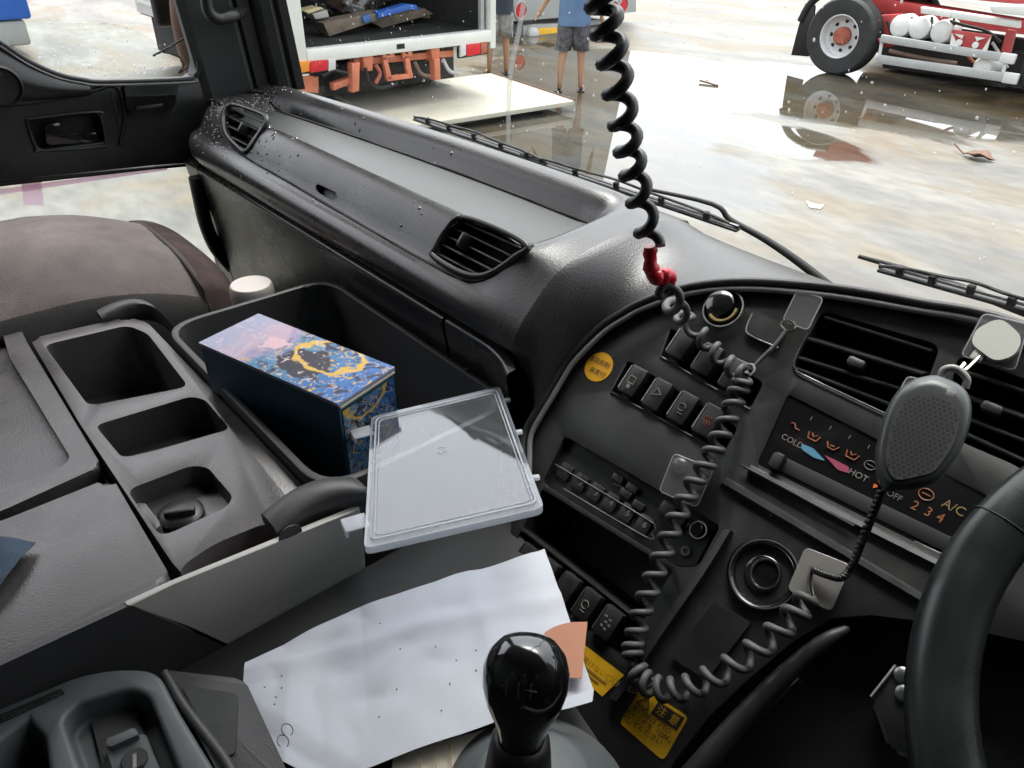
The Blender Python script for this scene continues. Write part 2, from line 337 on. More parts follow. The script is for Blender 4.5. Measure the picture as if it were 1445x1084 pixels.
def add_tube(bm, path, r, n=8, caps=True):
    path = [Vector(p) for p in path]; rings = []; N = len(path); prev = None
    for i, p in enumerate(path):
        t = (path[min(i+1, N-1)] - path[max(i-1, 0)]).normalized()
        if prev is None:
            a = t.orthogonal().normalized()
        else:
            a = (prev - t*prev.dot(t)); a = a.normalized() if a.length > 1e-6 else t.orthogonal().normalized()
        prev = a; b = t.cross(a); rr = r(i/(N-1)) if callable(r) else r
        rings.append([bm.verts.new(p + a*math.cos(2*PI*k/n)*rr + b*math.sin(2*PI*k/n)*rr) for k in range(n)])
    for i in range(N-1):
        for k in range(n): bm.faces.new((rings[i][k], rings[i][(k+1) % n], rings[i+1][(k+1) % n], rings[i+1][k]))
    if caps: bm.faces.new(rings[0][::-1]); bm.faces.new(rings[-1])
def tube(name, path, r, m, parent=None, n=8):
    bm = bmesh.new(); add_tube(bm, path, r, n); return link(name, bm_mesh(bm, name), m, parent, 60)
def add_lathe(bm, o, axis, prof, n=24, caps=True):   # prof: (radius, height along axis)
    a = axis.orthogonal().normalized(); b = axis.cross(a); rings = []
    for (r, h) in prof: rings.append([bm.verts.new(o + axis*h + (a*math.cos(2*PI*k/n) + b*math.sin(2*PI*k/n))*max(r, 1e-5)) for k in range(n)])
    for i in range(len(prof)-1):
        for k in range(n): bm.faces.new((rings[i][k], rings[i][(k+1) % n], rings[i+1][(k+1) % n], rings[i+1][k]))
    if caps: bm.faces.new(rings[0][::-1]); bm.faces.new(rings[-1])
def lathe(name, o, axis, prof, m, parent=None, n=24, smooth=40, caps=True):
    bm = bmesh.new(); add_lathe(bm, Vector(o), Vector(axis).normalized(), prof, n, caps); return link(name, bm_mesh(bm, name), m, parent, smooth)
def grid(name, rows, m, parent=None, thick=0.0, smooth=50, closed=False):
    bm = bmesh.new(); vr = [[bm.verts.new(p) for p in r] for r in rows]
    for i in range(len(rows)-1):
        k = len(rows[0])
        for j in range(k if closed else k-1): bm.faces.new((vr[i][j], vr[i][(j+1) % k], vr[i+1][(j+1) % k], vr[i+1][j]))
    if closed: bm.faces.new(vr[0][::-1]); bm.faces.new(vr[-1])
    if thick: bmesh.ops.recalc_face_normals(bm, faces=bm.faces); bmesh.ops.solidify(bm, geom=list(bm.faces), thickness=thick)
    return link(name, bm_mesh(bm, name), m, parent, smooth)
def cut(o, cutters, bevel=0.0, seg=2, smooth=35):     # boolean away closed cutters (bmesh objects), keep only the result
    for c in cutters:
        md = o.modifiers.new('cut', 'BOOLEAN'); md.operation = 'DIFFERENCE'; md.object = c; md.solver = 'EXACT'
    if bevel:
        md = o.modifiers.new('bev', 'BEVEL'); md.width = bevel; md.segments = seg; md.limit_method = 'ANGLE'; md.angle_limit = math.radians(40)
    dg = bpy.context.evaluated_depsgraph_get(); me = bpy.data.meshes.new_from_object(o.evaluated_get(dg))
    o.modifiers.clear(); old = o.data; o.data = me; bpy.data.meshes.remove(old)
    me.shade_smooth(); me.set_sharp_from_angle(angle=math.radians(smooth))
    for c in cutters: d = c.data; bpy.data.objects.remove(c); bpy.data.meshes.remove(d)
    return o
def cutter(pts, vec):
    bm = bmesh.new(); add_prism(bm, pts, vec); return link('cutter', bm_mesh(bm, 'cutter'), 'black', None)
def helix(path, R, turns, n_per=14, phase=0, taper=True):
    path = [Vector(p) for p in path]; N = int(turns*n_per); pts = spline(path, N); out = []; prev = None
    for i, p in enumerate(pts):
        t = (pts[min(i+1, N)] - pts[max(i-1, 0)]).normalized()
        a = (t.orthogonal().normalized() if prev is None else (prev - t*prev.dot(t)).normalized()); prev = a; b = t.cross(a)
        an = 2*PI*i/n_per + phase; r = R(i/N) if callable(R) else R
        if taper: r *= min(1, i/n_per*1.5+.1, (N-i)/n_per*1.5+.1)
        out.append(p + a*math.cos(an)*r + b*math.sin(an)*r)
    return out
def text(s, o, xd, yd, size, m, parent=None, name='lettering', lift=.0004, align='CENTER', shear=0):
    cu = bpy.data.curves.new('t', 'FONT'); cu.body = s; cu.size = size; cu.align_x = align; cu.align_y = 'CENTER'; cu.resolution_u = 3; cu.shear = shear; cu.space_line = .95
    tmp = bpy.data.objects.new('t', cu); col.objects.link(tmp); dg = bpy.context.evaluated_depsgraph_get()
    me = bpy.data.meshes.new_from_object(tmp.evaluated_get(dg)); bpy.data.objects.remove(tmp); bpy.data.curves.remove(cu)
    n = xd.cross(yd).normalized()
    for v in me.vertices: v.co = Vector(o) + xd*v.co.x + yd*v.co.y + n*lift
    return link(name, me, m, parent, 0)
def flat(name, pts, m, parent=None, n=None, lift=.0004, thick=.0003):
    pts = [Vector(p) for p in pts]
    if n is None: n = (pts[1]-pts[0]).cross(pts[2]-pts[0]).normalized()
    return prism(name, [p+n*lift for p in pts], n*thick, m, parent, smooth=0)

# ================================================================== THE YARD (setting)
g = grid('ground', [[Vector((x, y, 0)) for x in (-300, 300)] for y in (-300, 300)], 'ground', None, 0, 0); tag(g, kind='structure', label='wet pale concrete yard with shallow puddles', cat='ground')

# ================================================================== THE CAB SHELL (setting)
XL, XR, YB = -1.62, .62, -.62
def struct(o, label, cat): return tag(o, label, cat, kind='structure')
struct(box('cab_floor', V((XL+XR)/2, .18, 1.20), (XR-XL, 1.66, .04), 'black', bev=0), 'black cab floor below the dashboard', 'floor')
struct(box('cab_roof', V((XL+XR)/2, .02, -.62), (XR-XL+.1, 1.36, .05), 'door_grey', bev=.01), 'grey cab roof lining', 'roof')
struct(box('cab_back_wall', V((XL+XR)/2, YB-.03, .25), (XR-XL+.1, .05, 1.8), 'door_grey', bev=0), 'grey rear wall of the cab', 'wall')
struct(box('cab_front_wall', V((XL+XR)/2, .905, .82), (XR-XL, .03, .78), 'black', bev=.004), 'front body panel of the cab under the windscreen', 'wall')
# unseen driver side wall, window left closed to shade the wheel and lower panel
dw = box('cab_driver_side_blocker', V(XR+.03, .13, .26), (.05, 1.5, 1.76), 'door', bev=0)
0 and cut(dw, [cutter([V(XR-.1, y, h) for y, h in ((-.35, .22), (.62, .22), (.55, -.5), (-.35, -.5))], Vector((.3, 0, 0)))])
struct(dw, 'dark driver side wall of the cab, window omitted to block light', 'wall')
# windscreen: gently bowed sheet
def ws(X, h):       # point on the windscreen
    s = (X-(XL+XR)/2)/1.12; return V(X, .86 - .085*s*s + (h-.38)*.16, h)
rows = [[ws(XL+.01+(XR-XL-.02)*j/16, h) for j in range(17)] for h in [.40-.0975*i for i in range(11)]]
wsc = grid('windscreen', rows, 'glass', None, 0, 60); struct(wsc, 'large wet windscreen above the dashboard', 'windscreen')
# raindrops on it
bm = bmesh.new(); rr = random.Random(3)
def add_drop(bm, p, n, r, st=1.0):
    a = n.orthogonal().normalized(); b = n.cross(a); d = Vector((0, 0, -1)); d = (d-n*d.dot(n)).normalized(); e = n.cross(d); top = bm.verts.new(p+n*r*.45)
    k = 7; ring = [bm.verts.new(p + e*math.cos(2*PI*i/k)*r + d*math.sin(2*PI*i/k)*r*st) for i in range(k)]
    mid = [bm.verts.new(p+n*r*.33 + (e*math.cos(2*PI*i/k)*r + d*math.sin(2*PI*i/k)*r*st)*.66) for i in range(k)]
    for i in range(k):
        j = (i+1) % k; bm.faces.new((ring[i], ring[j], mid[j], mid[i])); bm.faces.new((mid[i], mid[j], top))
wn_ = Vector((0, 1, .16)).normalized()
for i in range(1700):
    X = rr.uniform(-1.58, .3); h = rr.uniform(-.1, .33)
    if X < -.9 and rr.random() < .3: pass
    elif rr.random() < .25: continue
    add_drop(bm, ws(X, h)+wn_*.0015, wn_, rr.choice((.0005, .0006, .0007, .0009, .0012, .0017)), rr.uniform(.9, 1.7))
o = link('raindrops', bm_mesh(bm, 'raindrops'), 'drop', wsc, 80); o['kind'] = 'stuff'

# A pillar beside the passenger door
pil = thing('windscreen_pillar', V(-1.6, .68, .4), 'dark grey trimmed windscreen pillar with a grab handle beside the passenger window', 'pillar')
def pcol(h, dy=0): return h
rows = []
for h in [.36-.098*i for i in range(11)]:
    lean = (.36-h)*-.10
    sec = [(-1.625, .575), (-1.600, .572), (-1.588, .585), (-1.580, .63), (-1.568, .66), (-1.575, .672), (-1.575, .70), (-1.545, .712), (-1.535, .728), (-1.545, .752), (-1.60, .765), (-1.625, .762)]
    rows.append([V(x, y+lean, h) for x, y in sec])
grid('trim', rows, 'door_grey', pil, 0, 30, closed=True)
rows = []
for h in [.35-.098*i for i in range(11)]:
    lean = (.36-h)*-.10
    sec = [(-1.578, .668), (-1.566, .674), (-1.566, .698), (-1.580, .704)]
    rows.append([V(x, y+lean, h) for x, y in sec])
grid('dark_groove', rows, 'black', pil, 0, 30, closed=True)
rows = []
for h in [.345-.098*i for i in range(11)]:
    lean = (.36-h)*-.10
    sec = [(-1.542, .735), (-1.528, .742), (-1.525, .758), (-1.545, .768)]
    rows.append([V(x, y+lean, h) for x, y in sec])
grid('glass_seal', rows, 'rubber', pil, 0, 30, closed=True)
hp = [PX(288, -60, -1.52), PX(291, 0, -1.52), PX(297, 20, -1.52), PX(311, 27, -1.52), PX(328, 22, -1.525), PX(342, 17, -1.56)]
tube('grab_handle', spline(hp, 30), .011, 'door', pil, 10)
lathe('screw', PX(338, 19, -1.527), Vector((1, 0, 0)), [(.0001, -.01), (.006, -.01), (.006, .004), (.0001, .005)], 'black', pil, 12)
# small outside cab corner behind door: rear quarter so the cab closes
struct(box('cab_passenger_rear_wall', V(XL-.02, -.52, .26), (.05, .25, 1.76), 'door', bev=0), 'dark quarter panel behind the passenger door', 'wall')

# ================================================================== PASSENGER DOOR
XD = -1.6
door = thing('passenger_door', V(XD, .2, 1.1), 'dark passenger door with large window and a small lower window', 'door')
def dpts(L, X=XD): return [PX(x, y, X) for x, y in L]
sill = [(-250, -40), (-90, 8), (-40, 40), (0, 62), (40, 88), (80, 106), (115, 114), (150, 117), (268, 113), (276, 108)]
body = [V(XD, -.42, .05)] + dpts(sill) + dpts([(292, 108), (300, 150), (302, 228)]) + dpts([(285, 229), (215, 234), (0, 256)]) + [V(XD, -.42, .40)]
db = prism('trim_panel', body, Vector((-.045, 0, 0)), 'door', door, bev=.006)
cuts = [cutter(rnd([p+Vector((.02, 0, 0)) for p in dpts([(38, 168), (138, 158), (150, 200), (55, 212)])], .012), Vector((-.05, 0, 0)))]
cut(db, cuts, .002)
tube('window_seal', spline([PX(x, y-1, XD+.003) for x, y in sill[1:]]+[PX(281, 95, XD+.003), PX(276, 50, XD+.003), PX(264, -20, XD+.003), PX(258, -60, XD+.003)], 60), .0055, 'rubber', door, 8)
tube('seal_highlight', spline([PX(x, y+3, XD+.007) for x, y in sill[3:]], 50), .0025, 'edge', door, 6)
# raised swoop of the trim (mirror side bulge)
rows = []
for i in range(15):
    t = i/14; top = spline(dpts([(-120, 5), (-40, 48), (0, 70), (45, 96), (85, 112), (125, 120)]), 14)[i]
    bot = spline(dpts([(-120, 170), (-40, 158), (0, 150), (40, 146), (85, 140), (125, 133)]), 14)[i]
    rows.append([top.lerp(bot, s)+Vector((.034*math.sin(PI*min(1, s*1.1))**.7*(1-.75*t) if 0 < s < .91 else 0, 0, 0)) for s in [k/10 for k in range(11)]])
grid('swoop', rows, 'door', door, .004, 70)
lathe('speaker_pocket', PX(2, 122, XD+.032), Vector((1, 0, .1)), [(.0001, -.02), (.028, -.02), (.033, .0), (.030, .004), (.026, -.002), (.0001, -.004)], 'black', door, 24)
# belt fold
tube('belt_fold', spline(dpts([(-60, 152), (0, 148), (60, 142), (130, 128), (165, 123), (176, 160), (170, 205)], XD+.002), 40), .004, 'door', door, 8)
box('handle_cup', PX(95, 184, XD-.03), (.006, .13, .06), 'black', door)
hl = [(62, 176), (84, 172), (90, 186), (112, 188), (137, 186), (138, 200), (66, 205)]
prism('inside_handle', rnd(dpts(hl, XD-.002), .006), Vector((-.012, 0, 0)), 'gloss', door, .002)
tube('handle_rim', spline(dpts([(38, 168), (136, 158), (143, 168), (149, 200), (140, 207), (57, 213), (50, 208), (39, 176), (38, 168)], XD+.001), 60), .0025, 'panel', door, 6)
prism('ashtray', rnd(dpts([(172, 120), (248, 118), (246, 150), (238, 157), (184, 160), (177, 152)], XD), .008), Vector((.013, 0, 0)), 'panel_smooth', door, 0)
prism('ashtray_lid', rnd(dpts([(175, 136), (247, 133), (245, 150), (238, 156), (185, 159), (178, 152)], XD+.014), .008), Vector((.006, 0, 0)), 'gloss', door, 0)
box('ashtray_pull', PX(211, 151, XD+.021), (.004, .05, .006), 'switch', door, bev=.001)
box('trim_seam', PX(166, 168, XD+.0), (.004, .003, .10), 'black', door, bev=0)
# window pane, half open: the pane's rounded top edge shows
pane = [(-200, 30), (0, 27), (90, 27), (150, 30), (190, 41), (218, 58), (236, 85), (250, 118), (250, 130), (-200, 130)]
wp = prism('window_pane', rnd([PX(x, y, XD-.03) for x, y in pane], .01), Vector((-.004, 0, 0)), 'glass', door, smooth=0)
bm = bmesh.new()
for i in range(220):
    x = rr.uniform(0, 245); y = rr.uniform(32, 112) if rr.random() < .5 else rr.gauss(100, 9)
    if (x > 190 and y < 60) or y < 62+(60-x)*.55*(x < 60)-60*(x >= 60): continue
    add_drop(bm, PX(x, y, XD-.034)+Vector((-.0005, 0, 0)), Vector((-1, 0, 0)), rr.choice((.0008, .0012, .0017, .0026)), rr.uniform(.9, 1.5))
o = link('raindrops', bm_mesh(bm, 'raindrops'), 'drop', door, 80); o['kind'] = 'stuff'
# front jamb/window frame and lower part with small window
prism('front_frame', dpts([(262, -60), (284, -60), (292, 108), (276, 108), (279, 92), (272, 30)], XD+.002), Vector((-.04, 0, 0)), 'door', door, bev=.003)
low = prism('lower_panel', [V(XD-.012, -.42, .40)]+[PX(x, y, XD-.012) for x, y in ((0, 257), (300, 229))]+[V(XD-.012, .66, .50), V(XD-.012, .66, 1.12), V(XD-.012, -.42, 1.12)], Vector((-.03, 0, 0)), 'door', door)
lw = [(-160, 282), (0, 264), (215, 240), (262, 236), (276, 240), (286, 258), (318, 410), (240, 470), (-160, 470)]
cut(low, [cutter([PX(x, y, XD-.012)+Vector((.05, 0, 0)) for x, y in lw], Vector((-.15, 0, 0)))], .002)
prism('lower_pane', [PX(x, y, XD-.03) for x, y in lw], Vector((-.003, 0, 0)), 'glass', door, smooth=0)
prism('film_edge', [PX(x, y, XD-.024) for x, y in ((-60, 276), (60, 259), (236, 234), (236, 240), (60, 266), (-60, 284))], Vector((-.001, 0, 0)), 'pink', door, smooth=0)
prism('film_strip', [PX(x, y, XD-.022) for x, y in ((30, 256), (58, 253), (62, 290), (34, 290))], Vector((-.001, 0, 0)), 'pink', door, smooth=0)
tube('door_strap', spline([PX(x, y, -1.52) for x, y in ((276, 250), (281, 275), (290, 315), (305, 350), (330, 380), (345, 400))], 30), .014, 'rubber', door, 10)
# mirror stay and lamp seen through the window
mir = thing('side_mirror', PX(262, 60, -1.85), 'muddy outside mirror stay with small amber lamp beyond the passenger window', 'mirror')
tube('stay', spline([PX(x, y, -1.85) for x, y in ((252, -40), (255, 20), (260, 50), (266, 75), (275, 105))], 20), .022, 'brown', mir, 10)
box('mirror_housing', PX(240, -8, -1.9), (.03, .09, .13), 'panel', mir, bev=.02, seg=4)
tube('white_rod', [PX(x, y, -1.83) for x, y in ((258, 12), (268, 50))], .005, 'white_paint', mir, 8)
lathe('amber_lamp', PX(256, 11, -1.80), Vector((1, 0, 0)), [(.0001, -.006), (.011, -.006), (.011, .006), (.0001, .012)], 'tail_amber', mir, 14)
tube('loose_wire', spline([PX(x, y, -1.80) for x, y in ((216, 79), (240, 66), (266, 50))], 16), .0022, 'black', mir, 6)
tube('looped_wire', spline([PX(x, y, -1.80) for x, y in ((230, 74), (250, 78), (259, 92), (252, 103), (262, 97), (272, 86))], 24), .0018, 'black', mir, 6)

# ================================================================== DASHBOARD
dash = thing('dashboard', V(-.6, .7, 1.12), 'long charcoal dashboard with open top tray, air vents and curved driver panel', 'dashboard')
PROF = [(.850, .43), (.828, .388), (.795, .353), (.766, .334), (.745, .326), (.728, .329), (.716, .342), (.708, .362), (.700, .366), (.60, .367), (.588, .364), (.580, .353), (.567, .346),
        (.557, .350), (.547, .359), (.537, .371), (.528, .384), (.520, .395), (.515, .400), (.506, .402), (.497, .407), (.491, .416), (.489, .426), (.491, .437), (.498, .446), (.509, .452)]
BACK = [(.535, .50), (.56, .80), (.86, .80)]
XS0, XS1 = -1.575, -.558
def prof_at(X):
    bow = -.055*max(0, (-X-.75)/.8)**1.6
    e = max(0, (X-XS0)/.13); end = math.sqrt(max(0, 1-(1-min(1, e))**2))      # rounded left end
    def sm(a): a = max(0, min(1, a)); return a*a*(3-2*a)
    tr = sm((X+1.51)/.05)*sm((-.600-X)/.045)                                 # the tray sinks only between these
    out = []
    for i, (y, h) in enumerate(PROF):
        if i <= 9: y = y + bow*(1 if i < 8 else .75)
        if 6 <= i <= 11:
            flat_h = .330 + (.346-.330)*(i-5)/7; h = flat_h + (h-flat_h)*tr
        yc, hc = .625, .405
        k = .72+.28*end; y = yc+(y-yc)*k; h = hc+(h-hc)*(.78+.22*end)
        out.append(V(X, y, h))
    f_ = sm((X+.655)/.095)*.5
    for it in range(14):                                                    # edges soften towards the driver's hood
        if f_ <= 0: break
        out = [p if (i < 3 or i > 22) else p*(1-f_) + (out[i-1]+out[i+1])*(f_/2) for i, p in enumerate(out)]
    return out
def back_at(X): return [V(X, y, h) for y, h in BACK]
xs = [XS0+.004+.126*(1-math.cos(PI/2*i/7)) for i in range(8)] 
xs = [XS0 + .13*(i/8)**2 for i in range(1, 9)] + [-1.43+.785*i/26 for i in range(26)] + [-.645+.087*i/11 for i in range(12)]
rows = [prof_at(x)+back_at(x) for x in xs]
body = grid('body', rows, 'dash', dash, 0, 60, closed=True)
# fascia plane for the vents
FA, FB = V(0, .560, .3475), V(0, .520, .396)
FN = (FA-FB).cross(EX).normalized()
if FN.y > 0: FN = -FN
FU = (FA-FB).normalized()
def PF(x, y, w=0): return plane_pt(x, y, FA+FN*w, FN)
v2 = [(650, 307), (700, 322), (744, 347), (728, 362), (700, 382), (676, 390), (648, 384), (612, 362), (614, 350), (628, 326)]
v1 = [(327, 148), (346, 152), (376, 166), (366, 190), (348, 214), (335, 207), (320, 190), (316, 170), (319, 155)]
slot = [(449, 260), (475, 272), (477, 280), (470, 284), (448, 271), (446, 264)]
lip = lambda L, k: [((x-sum(p[0] for p in L)/len(L))*k+sum(p[0] for p in L)/len(L), (y-sum(p[1] for p in L)/len(L))*k+sum(p[1] for p in L)/len(L)) for x, y in L]
cut(body, [cutter(rnd([PF(x, y, 0)+FN*.03 for x, y in L], .004), -FN*dp) for L, dp in ((lip(v2, .93), .075), (lip(v1, .92), .075), (slot, .043))], 0, smooth=50)
body.data.materials[0] = M['dash']
# tray liner
fl = [[V(x, y+(-.055*max(0, (-x-.75)/.8)**1.6)*.8, .3640) for y in (.592, .63, .66, .704)] for x in [-1.47+.845*i/20 for i in range(21)]]
grid('tray_liner', fl, 'tray', dash, 0, 60)
tube('tray_seam', [V(x, .704-.055*max(0, (-x-.75)/.8)**1.6, .3625) for x in [-1.47+.85*i/30 for i in range(31)]], .0022, 'black', dash, 6)
def vent(L, name_lab, nslat, knob):
    c = (sum(p[0] for p in L)/len(L), sum(p[1] for p in L)/len(L))
    vt = link('air_vent', bpy.data.meshes.new('air_vent'), None, dash, 0)
    bm = bmesh.new(); ring = cspline([PF(x, y, .002) for x, y in L], 60); add_tube(bm, ring, .0042, 8)
    vt.data = bm_mesh(bm, 'frame'); vt.data.materials.append(M['switch']); vt.data.shade_smooth()
    prism('backing', [PF(x, y, -.038) for x, y in L], -FN*.004, 'black', vt, smooth=0)
    P3 = [PF(x, y, -.008) for x, y in L]
    us = [p.x for p in P3]; vv = [(p-FA).dot(FU) for p in P3]
    for i in range(nslat):
        v = min(vv)+(max(vv)-min(vv))*(i+.75)/(nslat+.4)
        # span of the outline at that height
        xs_ = []
        for k in range(len(P3)):
            a, b = vv[k-1], vv[k]
            if (a-v)*(b-v) < 0: xs_.append(us[k-1]+(us[k]-us[k-1])*(v-a)/(b-a))
        if len(xs_) < 2: continue
        x0, x1 = min(xs_)+.003, max(xs_)-.003
        o_ = FA+FU*v-FN*.010; ax2 = (FU*.35-FN).normalized()
        box('slat', Vector(((x0+x1)/2, o_.y, o_.z)), (x1-x0, .016, .0024), 'switch', vt, (EX, ax2, EX.cross(ax2)), .0006, 1)
    if knob: box('vent_knob', PF(*knob, .002), (.008, .020, .022), 'panel_smooth', vt, (EX, FU, FN), .003, 2)
    return vt
vent(v2, '', 5, (657, 342)); vent(v1, '', 4, (345, 183))
prism('slot_liner', [PF(x, y, -.010) for x, y in slot], -FN*.002, 'panel', dash, smooth=0)
# lower panels under the bead, with the gap between them
def low_panel(x0, x1, name, lean=0):
    rows = []
    for j in range(13):
        x = x0+(x1-x0)*j/12
        cv = -.02*max(0, (x+.62)/.07)**2 if x > -.62 else 0
        rows.append([V(x, .510+cv, .4545), V(x, .500+cv, .455), V(x, .4965+cv, .458), V(x, .4965+cv, .464), V(x, .502+cv, .50), V(x, .512+cv, .58), V(x, .53, .80)])
    return grid(name, rows, 'dash', dash, 0, 50)
low_panel(-1.50, -.700, 'glove_box_panel'); low_panel(-.694, -.545, 'inner_lower_panel')
low_panel(-1.572, -1.506, 'end_lower_panel')
box('lower_backing', V(-1.04, .550, .65), (1.05, .02, .36), 'black', dash, bev=0)

# curved hood that wraps the driver's panel
RIMPX = [(737, 690), (738, 650), (740, 615), (755, 585), (770, 560), (785, 534), (800, 510), (825, 483), (850, 460), (875, 444), (900, 430), (950, 411), (1000, 401), (1060, 398), (1130, 402), (1200, 410), (1300, 428), (1445, 460)]
rim = [PN(x, y, .006) for x, y in RIMPX] + [PN(0, 0)*0 + V(X, .700+.03*k, .310-.006*k) for k, X in ((0, .05), (0, .25), (0, .45), (0, .60))]
st = prof_at(XS1)
pairs = [(2, 25), (3, 23), (4, 21), (5, 19), (6, 17), (7, 14), (8, 12), (9, 9), (10, 5), (11, 3)]
def spl_at(pts, u):
    P_ = [pts[0]*2-pts[1]] + pts + [pts[-1]*2-pts[-2]]; k = min(int(u), len(pts)-2); t = u-k; a, b, c, d = P_[k:k+4]
    return .5*((2*b) + (c-a)*t + (2*a-5*b+4*c-d)*t*t + (3*b-a-3*c+d)*t**3)
ruled = [(V(-.558, .545, .62), 0.0), (V(-.558, .54, .55), 1.0), (V(-.558, .535, .50), 1.5)]
si = 25.0
while si >= 3:
    for (r0, s0), (r1, s1) in zip(pairs, pairs[1:]):
        if s1 <= si <= s0: ru = r0+(r1-r0)*(s0-si)/(s0-s1); break
    k0 = int(si); fr0 = si-k0; ruled.append((st[k0].lerp(st[min(25, k0+1)], fr0), ru)); si -= .5
for X, u in ((-.557, 11.25), (-.552, 11.55), (-.540, 12), (-.51, 12.5), (-.47, 13), (-.43, 13.5), (-.39, 14), (-.355, 14.5), (-.32, 15), (-.28, 15.5), (-.24, 16), (-.185, 16.5), (-.13, 17), (-.03, 17.5), (.06, 18), (.26, 19), (.46, 20), (.60, 21)):
    ruled.append((V(X, .822-(.036*max(0, (11.9-u)/.7) if u < 11.9 else 0), .380-(.030*max(0, (11.9-u)/.7) if u < 11.9 else 0)), u))
R_ = [spl_at(rim, u) for _, u in ruled]
rows = []
for (a, u), b in zip(ruled, R_):
    d = (b-a).length
    k = max(0, min(1, (u-9.5)/3.0)); k = k*k*(3-2*k)                     # 0 = joins the fascia body, 1 = joins the windscreen edge
    ta = (EX*(1-k) + Vector((0, -.85, .48))*k).normalized()*d*.9
    tb = ((b-a).normalized()*.6 + Vector((.25*(1-k), -.25, -.45))*.8).normalized()*d*.5
    row = []
    for j in range(15):
        t = j/14; row.append(a*(2*t**3-3*t*t+1) + ta*(t**3-2*t*t+t) + b*(-2*t**3+3*t*t) + tb*(t**3-t*t))
    rows.append(row)
for it in range(50):             # relax the blend, keeping both borders
    new = [list(r) for r in rows]
    for i_ in range(1, len(rows)-1):
        for j in range(1, 14):
            w_ = .45*min(1, j/3); w2 = .10*min(1, (j-1)/4)
            new[i_][j] = rows[i_][j]*(1-w_-w2) + (rows[i_-1][j]+rows[i_+1][j])*(w_/2) + (rows[i_][j-1]+rows[i_][j+1])*(w2/2)
    rows = new
R_ = spline(rim, 90)
hood = grid('hood', rows, 'leather', dash, 0, 80)
from mathutils.bvhtree import BVHTree
bpy.context.view_layer.update(); dg = bpy.context.evaluated_depsgraph_get(); BVS = [BVHTree.FromObject(body, dg), BVHTree.FromObject(hood, dg)]
def SURF(x, y, off=.0002):       # the dash surface seen at a pixel
    best = None
    for bv_ in BVS:
        hit, nn, _, dd_ = bv_.ray_cast(CAM, ray(x, y).normalized())
        if hit is not None and (best is None or dd_ < best[2]): best = (hit, nn if nn.dot(CAM-hit) > 0 else -nn, dd_)
    return best[0]+best[1]*off if best else PF(x, y)
def pxspline(L, n): return [(p.x, p.y) for p in spline([Vector((x, y, 0)) for x, y in L], n)]
gpx = [(331, 141), (318, 150), (311, 166), (312, 184), (327, 206), (350, 224), (410, 258), (480, 299), (560, 346), (607, 372), (641, 390), (667, 397), (692, 390), (717, 373), (752, 347)]
tube('fascia_groove', [SURF(x, y) for x, y in pxspline(gpx, 90)], .0024, 'black', dash, 6)
# the front ledge under the windscreen, right of the tray
grid('front_ledge', [[V(x, .822, .380), V(x, .85, .43), V(x, .87, .50)] for x in (-.58, -.2, .2, .61)], 'dash', dash, 0, 60)
rim2 = [p+PNRM*.001 for p in R_]
tube('rim_seal', rim2, .0045, 'rubber', dash, 8)
tube('rim_highlight_line', [R_[i]+PNRM*-.001+(PN(1100, 620)-R_[i]).normalized()*.008 for i in range(len(R_))], .0034, 'rim_highlight', dash, 8)  # pale tube painted as the highlight along the inner rim

# ---- centre panel (thick slab on the 45 degree plane, with real recesses)
low_edge = [(1445, 905), (1330, 880), (1230, 868), (1175, 872), (1120, 905), (1060, 955), (1000, 1012), (955, 1070), (930, 1110), (870, 1110), (820, 1040), (770, 960), (735, 880), (715, 800), (722, 740)]
poly = [PN(x, y, -.004) for x, y in RIMPX[1:]] + [V(.05, .708, .300+.0), V(.60, .708, .300)]
poly = [p - PNRM*((p-PO).dot(PNRM)+.004) for p in poly] + [V(.60, .40, .60) - PNRM*((V(.60, .40, .60)-PO).dot(PNRM)+.004)] + [PN(x, y, -.004) for x, y in low_edge]
panel = prism('centre_panel', poly, -PNRM*.10, 'panel', dash)
def quad(L, w=.02): return [PN(x, y, -.004)+PNRM*(w+.004) for x, y in L]
radio_q = [(797, 615), (1017, 742), (985, 800), (955, 800), (765, 682)]
slot_q = [(765, 690), (950, 805), (905, 880), (737, 745)]
vent_q = [(1160, 438), (1328, 487), (1300, 560), (1262, 588), (1128, 528), (1120, 515)]
vent_q2 = [(1352, 500), (1475, 545), (1475, 690), (1440, 660), (1352, 622), (1330, 600)]
heat_q = [(1112, 556), (1395, 700), (1345, 792), (1068, 655)]
bank1_q = [(946, 462), (1078, 540), (1058, 578), (932, 503)]
bank2_q = [(886, 508), (1042, 604), (1020, 640), (862, 553)]
bank3_q = [(735, 748), (905, 880), (880, 930), (713, 795)]
cl = []
for q, dp, r in ((radio_q, .026, .006), (slot_q, .10, .004), (vent_q, .075, .010), (vent_q2, .075, .010), (heat_q, .007, .004), (bank1_q, .023, .006), (bank2_q, .023, .006), (bank3_q, .023, .005)):
    cl.append(cutter(rnd(quad(q), r), -PNRM*(.02+dp)))
cut(panel, cl, .0016, 2, 35)
def prow(px, py): return PN(px, py)
